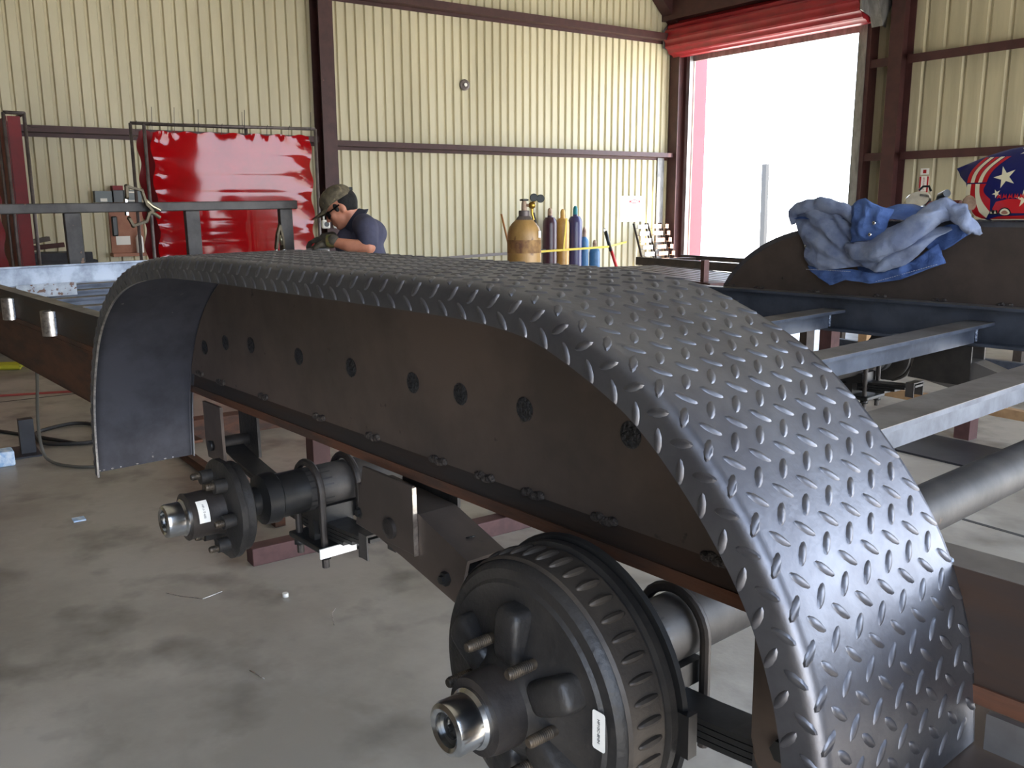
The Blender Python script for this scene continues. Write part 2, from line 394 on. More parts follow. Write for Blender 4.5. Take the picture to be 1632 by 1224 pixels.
m = MB(); m.prism([(12.3, 3.98), (12.12, 4.42), (12.42, 4.5), (12.5, 4.3)], yz, -8.34, -8.16); part('chain_housing', m, 'galvanised', d1)
# door jamb outside painted red
m = MB(); m.box((-12.36, YR+0.1, -0.05), (-12.24, YR+0.42, 4.2)); struct('trim_8', m, 'red_shutter')
solo('fence_post', MB().beam((-13.15, 16.0, -0.06), (-13.2, 16.0, 2.3), 0.10, 0.12), 'hose_black', 'steel post coloured as a dark silhouette, standing alone outside the open doorway', 'post')  # near-black colour stands in for the post being backlit

# ================================================================== TRAILER
TM = Matrix(((0.9970, -0.0775, -0.0076), (0.0774, 0.9970, -0.0103), (0.0083, 0.0097, 0.9999))).to_quaternion().to_matrix().to_4x4()
TORG = Vector((-2.6, 1.84, -1.45))
TW = Matrix.Translation((0, 0, 1.5)) @ TM
trailer = root('trailer', 'unpainted steel trailer frame under construction with diamond-plate fenders and bare axles', 'trailer', None,
               mtx=TW @ Matrix.Translation(TORG), raw=tuple(TORG))
YN, YFR = 0.80, 2.88      # outer faces of the two main rails
def mir(y): return YN + YFR - y
def channel(x0, x1, yo, s, zt, zb, wf=0.05, t=0.006):
    """channel lying along X, web at yo, flanges towards +s"""
    m = MB(); a, b = sorted((yo, yo+s*t)); m.box((x0, a, zb), (x1, b, zt))
    a, b = sorted((yo+s*t, yo+s*wf)); m.box((x0, a, zt-0.009), (x1, b, zt)); m.box((x0, a, zb), (x1, b, zb+0.009)); return m
X0, X1 = -5.80, 0.9
rail_n = part('main_rail', channel(X0, X1, YN, 1, -0.33, -0.453), 'rail_steel', trailer, label='dark steel channel rail below the near fender, rusty along its lower flange')
part('rail_top', MB().box((X0, YN, -0.3305), (X1, YN+0.05, -0.3295)), 'flange_steel', rail_n)
part('rust_edge', MB().box((X0, YN-0.003, -0.4535), (X1, YN+0.01, -0.436)), 'rust_steel', rail_n)
rail_f = part('main_rail', channel(X0, X1, YFR, -1, -0.33, -0.453), 'dark_web', trailer, label='bluish steel channel rail below the far fender')
part('rail_top', MB().box((X0, YFR-0.05, -0.3305), (X1, YFR, -0.3295)), 'flange_steel', rail_f)
# drop beam below the front of each rail
m = MB(); m.box((-6.9, YN+0.005, -0.642), (-2.45, YN+0.012, -0.4535)); m.box((-6.9, YN+0.005, -0.642), (-2.45, YN+0.09, -0.634)); m.box((-6.9, YN-0.004, -0.463), (-2.45, YN+0.09, -0.4545))
part('drop_beam', m, 'rust_steel', trailer, label='rusty beam slung under the near rail')
m = MB(); m.box((-6.9, YFR-0.012, -0.642), (-2.45, YFR-0.005, -0.4535)); m.box((-6.9, YFR-0.09, -0.642), (-2.45, YFR-0.005, -0.634))
part('drop_beam', m, 'rust_steel', trailer)
# front header channel
m = MB(); m.box((-5.80, YN, -0.425), (-5.794, YFR, -0.305)); m.box((-5.80, YN, -0.313), (-5.75, YFR, -0.305)); m.box((-5.80, YN, -0.425), (-5.75, YFR, -0.417))
part('front_header', m, 'header_lit_blue', trailer)
# crossmembers
cm = MB(); cm.box((-0.082, 0.855, -0.0095), (0.0, 2.868, 0.0)); cm.box((-0.046, 0.86, -0.062), (-0.038, 2.826, -0.0095))
cmesh = None
ctop = MB().box((-0.082, 0.855, 0.0), (0.0005, 2.868, 0.0012))
cw = MB()
for k in range(10):
    zz = -0.012-0.0048*k; cw.ball((-0.036, 2.832, zz), (0.004, 0.006, 0.0035), n=8, m=6)
cm_me = mesh_from('crossmember', cm, 'blue_steel'); ct_me = mesh_from('top_flange', ctop, 'flange_steel'); cw_me = mesh_from('weld_bead', cw, 'weld_bright')
g = trailer['org']
for X in (-5.12, -4.72, -4.32, -3.90, -3.46, -3.02, -2.57, -2.11, -1.665, -1.17, -0.735):
    o = part('crossmember', cm_me, '', trailer); o.location.x += X; o.location.z += -0.38
    for q, me in (('top_flange', ct_me), ('weld_bead', cw_me)):
        c = bpy.data.objects.new(q, me); S.collection.objects.link(c); c.parent = o
# splattered plate welded on the front crossmembers
m = MB(); m.box((-4.70, 0.90, -0.395), (-4.692, 1.16, -0.335)); part('gusset_plate', m, 'spattered_plate', trailer, label='pale plate covered in weld spatter')
# stake pockets: rolled pipe halves on the near rail
for X in (-3.60, -4.28, -4.96, -5.6):
    m = MB(); pr = [(0, 0)] + [(-0.030*math.sin(PI*k/10)-0.012, 0.05*k/10-0.025) for k in range(11)]
    rs = []
    for z in (-0.445, -0.355):
        rs.append([Vector((X-0.034, YN, z))]+[Vector((X-0.034*math.cos(PI*k/12), YN-0.004-0.034*math.sin(PI*k/12)*1.15, z)) for k in range(13)]+[Vector((X+0.034, YN, z))])
    m.rings(rs, closed=False, cap=False)
    rs2 = [[Vector((X+(p.x-X)*0.82, YN-(YN-p.y)*0.86, p.z)) for p in r] for r in rs]
    m.rings(rs2, closed=False, cap=False)
    nn = len(rs[0])
    for a in (0, 1): m.add(rs[a]+rs2[a], [(i, i+1, nn+i+1, nn+i) for i in range(nn-1)])
    p_ = part('stake_pocket', m, 'bright_cut', trailer)
    m = MB()
    for k in range(16): m.ball((X+0.037, YN-0.003, -0.358-0.0055*k), (0.005, 0.004, 0.004), n=8, m=5)
    c = part('weld_bead', m, 'weld_bright', p_)

# front rack: square tube frame standing on the header
rack = part('front_rack', MB().box((-5.83, 0.2, -0.012), (-5.775, 2.885, 0.045)), 'mill_tube', trailer, bev=0.006)
for y in (0.75, 1.45, 2.16, 2.80):
    part('post', MB().box((-5.825, y-0.045, -0.306), (-5.78, y+0.045, -0.012)), 'mill_tube', rack, bev=0.004)

# ---- fender profile (X, Z), left to right
CP = [(-2.285,-.625),(-2.268,-.50),(-2.238,-.405),(-2.20,-.335),(-2.150,-.265),(-2.085,-.207),(-2.0,-.156),(-1.91,-.122),(-1.81,-.100),(-1.70,-.087),(-1.6,-.081),
      (-1.4,-.079),(-1.2,-.079),(-1.0,-.079),(-.85,-.079),(-.75,-.080),(-.69,-.084),(-.64,-.091),(-.59,-.107),(-.53,-.133),(-.487,-.158),(-.438,-.200),(-.389,-.254),(-.352,-.312),(-.327,-.379),(-.316,-.44),(-.312,-.492)]
def catmull(P, n):
    out = []
    for i in range(len(P)-1):
        p0 = Vector(P[max(i-1, 0)]); p1 = Vector(P[i]); p2 = Vector(P[i+1]); p3 = Vector(P[min(i+2, len(P)-1)])
        for k in range(n):
            t = k/n; out.append(0.5*((2*p1)+(p2-p0)*t+(2*p0-5*p1+4*p2-p3)*t*t+(3*p1-p0-3*p2+p3)*t**3))
    out.append(Vector(P[-1])); return out
prof = catmull(CP, 10)
for _ in range(6):
    prof = [prof[0]] + [(prof[i-1]+prof[i]*2+prof[i+1])/4 for i in range(1, len(prof)-1)] + [prof[-1]]
cum = [0]
for i in range(1, len(prof)): cum.append(cum[-1]+(prof[i]-prof[i-1]).length)
LEN = cum[-1]
import bisect
def P(u):
    u = min(max(u, 0), LEN); i = min(max(bisect.bisect_right(cum, u)-1, 0), len(prof)-2)
    t = (u-cum[i])/(cum[i+1]-cum[i]); p = prof[i].lerp(prof[i+1], t)
    a = prof[min(i+2, len(prof)-1)]-prof[max(i-1, 0)]; a.normalize(); nrm = Vector((-a.y, a.x))
    return p, nrm
WT, RB, LIP, IL = 0.231, 0.012, 0.026, 0.012
ARC = RB*PI/2
YIN, YOUT = 0.800, 0.557
def SF(u, v):
    """v: 0 at the inboard edge .. WT at the start of the bend .. down the lip; returns (point, normal)"""
    p, nrm = P(u)
    if v < WT: return Vector((p.x, YIN-v, p.y)), Vector((nrm.x, 0, nrm.y))
    if v < WT+ARC:
        a = (v-WT)/RB; y = YIN-WT-RB*math.sin(a); d = RB*(1-math.cos(a))
        nn = Vector((nrm.x*math.cos(a), -math.sin(a), nrm.y*math.cos(a)))
        return Vector((p.x-nrm.x*d, y, p.y-nrm.y*d)), nn
    d = RB+(v-WT-ARC)
    return Vector((p.x-nrm.x*d, YIN-WT-RB-0.03*(v-WT-ARC), p.y-nrm.y*d)), Vector((0, -1, 0))
VMAX = WT+ARC+LIP
def fender_mesh(flip):
    m = MB(); NU = 170; vs = [0, 0.06, 0.12, 0.18, WT] + [WT+ARC*k/5 for k in range(1, 6)] + [VMAX-0.012, VMAX]
    th = 0.004; outer = []; inner = []
    for i in range(NU+1):
        u = LEN*i/NU; ro = []; ri = []
        for v in vs:
            p, n_ = SF(u, v); ro.append(p); ri.append(p-n_*th)
        outer.append(ro); inner.append(ri)
    m.rings(outer, closed=False, cap=False)
    m.rings(inner, closed=False, cap=False)
    nv = len(vs)
    for k in (0, nv-1):
        a = [r[k] for r in outer]; b = [r[k] for r in inner]; n = len(a)
        m.add(a+b, [(i, i+1, n+i+1, n+i) for i in range(n-1)])
    for k in (0, NU):
        a = outer[k]; b = inner[k]; n = len(a); m.add(a+b, [(i, i+1, n+i+1, n+i) for i in range(n-1)])
    # inboard lip
    rr = []
    for i in range(NU+1):
        p, n_ = SF(LEN*i/NU, 0); rr.append([p, p-n_*0.016, p-n_*0.016+Vector((0, -0.003, 0)), p+Vector((0, -0.003, 0))])
    m.rings(rr, closed=True, cap=True, smooth=False)
    body = len(m.f)
    # raised lugs
    a = 0.0172; hl, hw, hh = 0.0122, 0.0048, 0.0016
    nv_ = int(VMAX/a); nu_ = int(LEN/a)
    for iu in range(nu_):
        for iv in range(nv_+1):
            u0 = (iu+0.5)*a; v0 = VMAX-(iv+0.5)*a
            if v0 < 0.008: continue
            if (iu+iv) % 2: continue
            s_ = 1 if iv % 2 == 0 else -1
            dx, dy = math.cos(s_*PI/4), math.sin(s_*PI/4)
            base = []; top = []
            NP = 10
            for k in range(NP):
                t = 2*PI*k/NP; ex = math.cos(t); ey = math.sin(t); ey = math.copysign(abs(ey)**1.25, ey)
                for lst, sc, h in ((base, 1.0, -0.0004), (top, 0.80, hh)):
                    lx, ly = ex*hl*sc, ey*hw*(sc if lst is base else 0.55)
                    uu, vv = u0+lx*dx-ly*dy, min(max(v0+lx*dy+ly*dx, 0.0005), VMAX-0.0005)
                    uu = min(max(uu, 0.001), LEN-0.001)
                    p, n_ = SF(uu, vv); lst.append(p+n_*h)
            k0 = len(m.v); m.v += base+top
            for k in range(NP):
                kk = (k+1) % NP; m.f.append([k0+k, k0+kk, k0+NP+kk, k0+NP+k]); m.sm.append(True)
            m.f.append([k0+NP+k for k in range(NP)]); m.sm.append(True)
    if flip: m.v = [Vector((v.x, mir(v.y), v.z)) for v in m.v]
    return m
def fender(far):
    mm = (lambda y: mir(y)) if far else (lambda y: y)
    f = part('fender', fender_mesh(far), 'tread_steel', trailer, ang=0.9,
             label='near fender of raised-pattern steel plate with a turned-down lip' if not far else 'far fender of raised-pattern steel plate, shirt and helmet lying on it')
    # underside skin
    rs = []
    for i in range(121):
        u = LEN*i/120; rs.append([SF(u, v)[0]-SF(u, v)[1]*0.0048 for v in (0.006, 0.08, 0.16, WT)])
    for r in rs:
        for q in r: q.y = mm(q.y)
    part('fender_underside', MB().rings(rs, closed=False, cap=False), 'tread_under', f)
    # side panel closing the inboard side
    poly = [((p.x-n_.x*0.012), (p.y-n_.y*0.012)) for p, n_ in (P(LEN*i/90) for i in range(91))]
    poly = [q for q in poly if q[1] > -0.402]; poly = [(poly[0][0], -0.402)]+poly+[(poly[-1][0], -0.402)]
    y0, y1 = sorted((mm(0.792), mm(0.799)))
    pan = part('side_panel', MB().prism(poly, xz, y0, y1), 'panel_steel', f)
    for (x, z) in PLUG:
        part('plug_weld', MB().lathe([(0.0165, 0), (0.0175, 0.0012), (0.012, 0.0022), (0.004, 0.0016)], (x, mm(0.792), z), (0, 1 if far else -1, 0), 20), 'plug_weld', f)
    for (x, z) in TACK:
        m = MB(); yy = mm(0.792)
        yy2 = YFR+0.001 if far else yy
        for k in range(5): m.ball((x-0.016+0.008*k, yy2-(0.003 if far else 0.001), (z if not far else -0.327)+0.002*math.sin(k*2)), (0.009, 0.005, 0.0065), n=8, m=6)
        w_ = part('tack_weld', m, 'weld_bead', f)
    return f
from mathutils import geometry
PLUG = [(-2.115,-.325),(-1.985,-.30),(-1.845,-.29),(-1.62,-.288),(-1.415,-.284),(-1.215,-.283),(-1.085,-.282),(-.935,-.281),(-.735,-.28),(-.565,-.283)]
TACK = [(-2.16,-.395),(-2.03,-.398),(-1.80,-.397),(-1.55,-.399),(-1.35,-.400),(-1.15,-.401),(-1.03,-.401),(-.92,-.401),(-.78,-.401),(-.60,-.401)]
fender_near = fender(False)
fender_far = fender(True)
m = MB()
for k in range(14): m.ball((-0.352+0.0012*k, 0.806, -0.330-0.0050*k), (0.006, 0.006, 0.0045), n=8, m=6)
part('weld_bead', m, 'weld_bright', fender_near)
# bright torch-cut edge at the left end of the near fender
rs = []
for i in range(60):
    p, n_ = P(LEN*0.33*i/59); q = p-n_*(RB+LIP); w2 = 0.0012+0.0008*random.random()
    rs.append([Vector((q.x-w2, YOUT-0.0022, q.y)), Vector((q.x+w2, YOUT-0.0022, q.y)), Vector((q.x+w2, YOUT+0.002, q.y)), Vector((q.x-w2, YOUT+0.002, q.y))])
part('cut_edge', MB().rings(rs, closed=True), 'bright_cut', fender_near)
p, n_ = P(0.0)
m = MB()
for k in range(24):
    y = 0.56+0.237*k/24
    if random.random() < 0.6: m.ball((p.x+0.003, y, p.y+0.003+0.05*random.random()*(random.random() < 0.4)), (0.003, 0.004+0.005*random.random(), 0.003), n=6, m=4)
part('spatter', m, 'bright_cut', fender_near)

# ---- end outrigger under the near end of the near fender
m = MB(); m.box((-0.36, 0.42, -0.56), (-0.20, 0.90, -0.4935)); part('outrigger', m, 'panel_steel', trailer, bev=0.005)
m = MB(); m.box((-0.30, 0.79, -0.49), (0.9, 0.797, -0.455)); part('step_angle', m, 'flange_steel', trailer)

# ---- axles, hubs, springs, both sides
ZA = -0.553
def axle(X, drum_near, drum_far):
    part('axle_tube', MB().lathe([(0.044, 0), (0.044, 2.14)], (X, 0.77, ZA), (0, 1, 0), 28), 'mill_tube', trailer)
    for far in (False, True):
        f = (lambda y: mir(y)) if far else (lambda y: y); d = 1 if not far else -1
        # spindle
        part('spindle', MB().lathe([(0.026, 0), (0.028, 0.055), (0.049, 0.062), (0.050, 0.09), (0.044, 0.095), (0.044, 0.2)], (X, f(0.62), ZA), (0, d, 0), 20), 'black_paint', trailer)
        if (drum_far if far else drum_near):
            def wbz(j, h): return 1.0
            hub = part('brake_drum', drum_mesh(X, f, d), 'cast_black', trailer)
            m = MB(); n = 44
            for k in range(n):
                a = 2*PI*k/n; c = Vector((X+0.158*math.cos(a), f(0.646), ZA+0.158*math.sin(a)))
                er = Vector((math.cos(a), 0, math.sin(a))); et = Vector((-math.sin(a), 0, math.cos(a)))
                mt = Matrix((er*0.006, Vector((0, d*0.019, 0)), et*0.0052)).transposed()
                vs = []
                for i in range(7):
                    t = PI*i/6
                    vs.append([c+mt @ Vector((math.sin(t)*math.cos(q), math.cos(t)*1.0, math.sin(t)*math.sin(q))) for q in [2*PI*z/8 for z in range(8)]])
                m.rings(vs, cap=False)
            m.lathe([(0.1555, 0.0), (0.1585, 0.004), (0.1585, 0.052), (0.1555, 0.056)], (X, f(0.617), ZA), (0, d, 0), 64, cap=False)
            part('cooling_ribs', m, 'drum_band', hub)
            nst, br, fy, hr = 6, 0.072, 0.588, 0.0465
            m = MB(); m.lathe([(0.13, 0.0), (0.1655, 0.001), (0.168, 0.006), (0.164, 0.010), (0.13, 0.011)], (X, f(0.690), ZA), (0, d, 0), 64)
            m.box((X+0.145, min(f(0.686), f(0.70)), ZA-0.03), (X+0.176, max(f(0.686), f(0.70)), ZA+0.02))
            part('backing_plate', m, 'black_paint', hub)
            if not far:
                q = part('sticker', sticker(X+0.128, 0.6006, ZA+0.017, 0.009, 0.022), 'paper', hub, bev=0)
                part('sticker_text', letters('HP10C-8NN', X+0.128, 0.6002, ZA+0.017, 0.0052), 'ink', hub)
        else:
            hub = part('hub', idler_mesh(X, f, d), 'cast_black', trailer)
            nst, br, fy, hr = 6, 0.07, 0.600, 0.042
            if not far:
                def on_barrel(y, arc, r_=0.0462): a = math.radians(22)-arc/r_; return Vector((X+r_*math.cos(a), y, ZA+r_*math.sin(a)))
                rs = [[on_barrel(y, -0.021+0.042*k/12, q) for y, q in ((0.546, 0.0462), (0.5465, 0.0472), (0.5655, 0.0472), (0.566, 0.0462))] for k in range(13)]
                part('sticker', MB().rings(rs), 'paper', hub)
                vs, fs = text_mesh('HP-1-T-600', 0.0055)
                part('sticker_text', MB().add([on_barrel(0.556+v.y, v.x, 0.0476) for v in vs], fs), 'ink', hub)
        # barrel and cap
        m = MB(); m.lathe([(0.036, 0), (0.044, 0.001), (hr, 0.012), (hr+0.001, 0.05), (hr+0.004, 0.062), (hr+0.004, 0.066)], (X, f(0.535), ZA), (0, d, 0), 36); part('hub_barrel', m, 'cast_hub', hub)
        m = MB(); m.lathe([(0.0195, 0.008), (0.0195, 0.001), (0.024, -0.0015), (0.029, 0.001), (0.0310, 0.006), (0.0308, 0.030), (0.0345, 0.034), (0.0345, 0.040)], (X, f(0.497), ZA), (0, d, 0), 48, cap=False); part('dust_cap', m, 'chrome', hub)
        m = MB(); m.lathe([(0.001, 0.005), (0.004, 0.004), (0.0045, 0.008), (0.012, 0.010), (0.013, 0.007), (0.020, 0.0075)], (X, f(0.497), ZA), (0, d, 0), 24, cap=False); part('rubber_plug', m, 'hub_grease', hub)
        for k in range(nst):
            a = math.radians(117-60*k); sx, sz = X+br*math.cos(a), ZA+br*math.sin(a)
            m = MB(); m.tube([(sx, f(fy-0.036), sz), (sx, f(fy-0.034), sz), (sx, f(fy+0.01), sz)], [0.0048, 0.0062, 0.0062], 14)
            for q in range(11): m.lathe([(0.0062, 0), (0.0069, 0.0007), (0.0062, 0.0014)], (sx, f(fy-0.032+0.0026*q), sz), (0, 1, 0), 12, cap=False)
            part('wheel_stud', m, 'stud_steel', hub)
def drum_mesh(X, f, d):
    m = MB()
    m.lathe([(0.045, -0.03), (0.062, -0.016), (0.090, -0.008), (0.118, 0.0), (0.132, 0.0), (0.136, 0.004), (0.147, 0.006), (0.154, 0.013), (0.156, 0.022), (0.156, 0.072), (0.162, 0.074), (0.162, 0.084), (0.120, 0.085)],
            (X, f(0.602), ZA), (0, d, 0), 72)
    for k in range(6):   # raised bosses between the studs
        a = math.radians(87-60*k); er = Vector((math.cos(a), 0, math.sin(a))); et = Vector((-math.sin(a), 0, math.cos(a)))
        c = Vector((X, f(0.598), ZA))+er*0.081
        for i in range(1): pass
        rs = []; e_ = lambda q: math.copysign(abs(q)**0.45, q)
        for i in range(13):
            t = PI*i/12; rs.append([c+er*(0.035*e_(math.cos(t)))+et*(0.021*e_(math.sin(t))*e_(math.cos(2*PI*z/20)))+Vector((0, 0.024*e_(math.sin(t))*e_(math.sin(2*PI*z/20)), 0)) for z in range(20)])
        m.rings(rs, cap=False)
    return m
def idler_mesh(X, f, d):
    m = MB()
    n = 60
    def wv(j, h): return 1.0 - (0.03 if (j % 10) in (4, 5, 6) and h > -0.001 else 0.0)
    m.lathe([(0.046, -0.004), (0.090, 0.0), (0.095, 0.003), (0.095, 0.014), (0.09, 0.016)], (X, f(0.603), ZA), (0, d, 0), n, wob=wv)
    m.lathe([(0.05, 0), (0.084, 0.001), (0.086, 0.020), (0.080, 0.024), (0.04, 0.026)], (X, f(0.616), ZA), (0, d, 0), 40)
    for k in range(6):
        a = math.radians(117-60*k); m.lathe([(0.013, 0), (0.014, 0.03)], (X+0.066*math.cos(a), f(0.580), ZA+0.066*math.sin(a)), (0, d, 0), 14)
    return m
def sticker(x, y, z, hw, hh):
    m = MB(); c = 0.003; pl = []
    for (sx, sz, a0) in ((1, 1, 0), (-1, 1, 90), (-1, -1, 180), (1, -1, 270)):
        for k in range(4):
            a = math.radians(a0+30*k); pl.append((x+sx*(hw-c)+c*math.cos(a), z+sz*(hh-c)+c*math.sin(a)))
    return m.prism(pl, xz, y, y+0.0004)
def text_mesh(txt, size):
    c = bpy.data.curves.new('t', 'FONT'); c.body = txt; c.size = size; c.align_x = 'CENTER'; c.align_y = 'CENTER'; c.extrude = 0.0001
    o = bpy.data.objects.new('t', c); S.collection.objects.link(o)
    dg = bpy.context.evaluated_depsgraph_get(); dg.update(); me = bpy.data.meshes.new_from_object(o.evaluated_get(dg))
    vs = [v.co.copy() for v in me.vertices]; fs = [list(p.vertices) for p in me.polygons]
    bpy.data.objects.remove(o); bpy.data.meshes.remove(me); return vs, fs
def letters(txt, x, y, z, size):
    """text reading downwards on a face that looks towards -Y"""
    vs, fs = text_mesh(txt, size); m = MB()
    return m.add([Vector((x+v.y, y-v.z, z-v.x)) for v in vs], fs)
axle(-0.727, True, True)
axle(-1.600, False, False)

def suspension(far):
    f = (lambda y: mir(y)) if far else (lambda y: y); d = -1 if far else 1
    def B(x0, x1, y0, y1, z0, z1, m): a, b = sorted((f(y0), f(y1))); m.box((x0, a, z0), (x1, b, z1))
    # centre hanger: bent plate saddle
    for yy in (0.775, 0.866):
        m = MB(); a, b = sorted((f(yy), f(yy+0.006)))
        m.prism([(-1.365, -0.453), (-1.205, -0.453), (-1.205, -0.575), (-1.30, -0.575), (-1.40, -0.57)], xz, a, b)
        if yy < 0.8:
            h = part('centre_hanger', m, 'flange_steel' if far else 'panel_steel', trailer, bev=0.002)
            part('pivot_bolt', MB().lathe([(0.019, 0), (0.018, 0.006), (0.010, 0.008)], (-1.278, f(0.775), -0.545), (0, -d, 0), 16), 'cast_hub', h)
            if not far: part('cut_face', MB().box((-1.2052, f(0.774), -0.575), (-1.2035, f(0.782), -0.456)), 'bright_cut', h)
        else: part('hanger_cheek', m, 'cast_black', h)
    # equaliser: inverted channel tipped down towards the rear
    A = Vector((-1.42, 0, -0.535)); Bp = Vector((-1.085, 0, -0.557)); m = MB()
    a, b = sorted((f(0.783), f(0.789))); c_, e_ = sorted((f(0.852), f(0.858)))
    pl = [(-1.40, -0.500), (-1.20, -0.508), (-1.07, -0.550), (-1.095, -0.628), (-1.25, -0.595), (-1.395, -0.568)]
    m.prism(pl, xz, a, b); m.prism(pl, xz, c_, e_)
    y0_, y1_ = sorted((f(0.783), f(0.858)))
    m.add([(-1.40, y0_, -0.500), (-1.20, y0_, -0.508), (-1.07, y0_, -0.550), (-1.40, y1_, -0.500), (-1.20, y1_, -0.508), (-1.07, y1_, -0.550),
           (-1.40, y0_, -0.494), (-1.20, y0_, -0.502), (-1.068, y0_, -0.544), (-1.40, y1_, -0.494), (-1.20, y1_, -0.502), (-1.068, y1_, -0.544)],
          [(0, 3, 4, 1), (1, 4, 5, 2), (6, 7, 10, 9), (7, 8, 11, 10), (0, 1, 7, 6), (1, 2, 8, 7), (3, 9, 10, 4), (4, 10, 11, 5), (2, 5, 11, 8), (0, 6, 9, 3)])
    e = part('equaliser', m, 'flange_steel' if far else 'panel_steel', trailer)
    for (x, z) in ((-1.385, -0.545), (-1.125, -0.590)):
        part('spring_bolt', MB().lathe([(0.012, 0), (0.012, 0.008), (0.007, 0.009), (0.007, 0.014)], (x, f(0.783), z), (0, -d, 0), 6), 'black_paint', e)
    part('drain_hole', MB().lathe([(0.008, 0), (0.008, 0.0012)], (-1.115, f(0.825), -0.5283), (-0.31, 0, 0.95), 16), 'hub_grease', e)
    # front and rear hangers
    for (x0, x1, zz) in ((-2.115, -2.01, -0.59), (-0.535, -0.43, -0.615)):
        ck = []
        for yy in (0.775, 0.862):
            a, b = sorted((f(yy), f(yy+0.007))); ck.append(MB().prism([(x0, -0.453), (x1, -0.453), (x1, zz), (x0+0.01, zz), (x0, zz+0.03)], xz, a, b))
        h = part('spring_hanger', ck[0], 'panel_steel', trailer); part('hanger_cheek', ck[1], 'cast_black', h)
        part('hanger_bolt', MB().lathe([(0.013, 0), (0.013, 0.009)], ((x0+x1)/2-0.01, f(0.775), zz+0.035), (0, -d, 0), 6), 'black_paint', h)
        part('spacer_tube', MB().lathe([(0.017, 0), (0.017, 0.08)], ((x0+x1)/2-0.01, f(0.782), zz+0.035), (0, d, 0), 16), 'cast_hub', h)
    # leaf springs
    for (xa, xb) in ((-2.06, -1.385), (-1.125, -0.33)):
        X = -1.6 if xa < -1.5 else -0.727; m = MB()
        for k in range(4):
            x0 = xa+(X-xa)*0.16*k; x1 = xb-(xb-X)*0.16*k; rs = []
            for i in range(17):
                t = i/16; x = x0+(x1-x0)*t; tt = (x-X)/(max(X-xa, xb-X)); z = ZA-0.062-0.0085*k+0.055*tt*tt
                a, b = sorted((f(0.795), f(0.845))); rs.append([Vector((x, a, z)), Vector((x, b, z)), Vector((x, b, z-0.0072)), Vector((x, a, z-0.0072))])
            m.rings(rs, smooth=False)
        s_ = part('leaf_spring', m, 'black_paint', trailer)
        for (cx) in (X-0.22, X+0.20):
            m = MB(); tt = (cx-X)/0.35; z = ZA-0.062+0.055*tt*tt*0.7; a, b = sorted((f(0.790), f(0.850)))
            m.box((cx-0.014, a-0.002, z-0.040), (cx+0.014, a+0.001, z+0.008)); m.box((cx-0.014, b-0.001, z-0.040), (cx+0.014, b+0.002, z+0.008)); m.box((cx-0.014, a, z+0.004), (cx+0.014, b, z+0.008))
            part('spring_clip', m, 'mill_tube', s_)
        # seat, U-bolts and plate
        m = MB(); a, b = sorted((f(0.785), f(0.875))); m.box((X-0.045, a, ZA-0.062), (X+0.045, b, ZA-0.030)); m.box((X-0.012, a, ZA-0.106), (X+0.012, b, ZA-0.060)); part('spring_seat', m, 'black_paint', trailer)
        m = MB(); a, b = sorted((f(0.770), f(0.885))); m.box((X-0.075, a, ZA-0.118), (X+0.075, b, ZA-0.106)); pl = part('ubolt_plate', m, 'black_paint', trailer, bev=0.003)
        for yy in (0.785, 0.868):
            pts = [(X-0.054, f(yy), ZA-0.150), (X-0.054, f(yy), ZA)]+[(X-0.054*math.cos(PI*k/12), f(yy), ZA+0.054*math.sin(PI*k/12)) for k in range(1, 12)]+[(X+0.054, f(yy), ZA), (X+0.054, f(yy), ZA-0.150)]
            part('u_bolt', MB().tube(pts, 0.0075, 10), 'cast_hub', pl)
            for sx in (-0.054, 0.054): part('nut', MB().lathe([(0.013, 0), (0.013, 0.012)], (X+sx, f(yy), ZA-0.131), (0, 0, 1), 6), 'black_paint', pl)
    return
suspension(False); suspension(True)
m = MB().box((-1.525, 0.762, -0.674), (-1.521, 0.842, -0.654)); part('paper_tag', m, 'paper', trailer, label='white tag stuck to the spring plate')
part('brass_fitting', MB().tube([(-1.685, 0.712, -0.565), (-1.655, 0.712, -0.562)], [0.007, 0.006], 8), 'zinc_gold', trailer)
part('paper_tag', MB().box((-0.775, 1.585, -0.600), (-0.765, 1.72, -0.5945)), 'paper', trailer)
# hanging bracket under the rusty beam, near the front
m = MB(); m.box((-3.05, 0.77, -0.80), (-3.04, 0.83, -0.66)); m.box((-3.05, 0.77, -0.67), (-2.97, 0.83, -0.66)); m.box((-2.98, 0.82, -0.80), (-2.97, 0.83, -0.66)); part('jack_bracket', m, 'black_paint', trailer)

# ================================================================== THINGS ON THE TRAILER (trailer coordinates -> world)
def tw(p): return TW @ Vector(p)
def mb_tw(m): m.v = [TW @ v for v in m.v]; return m

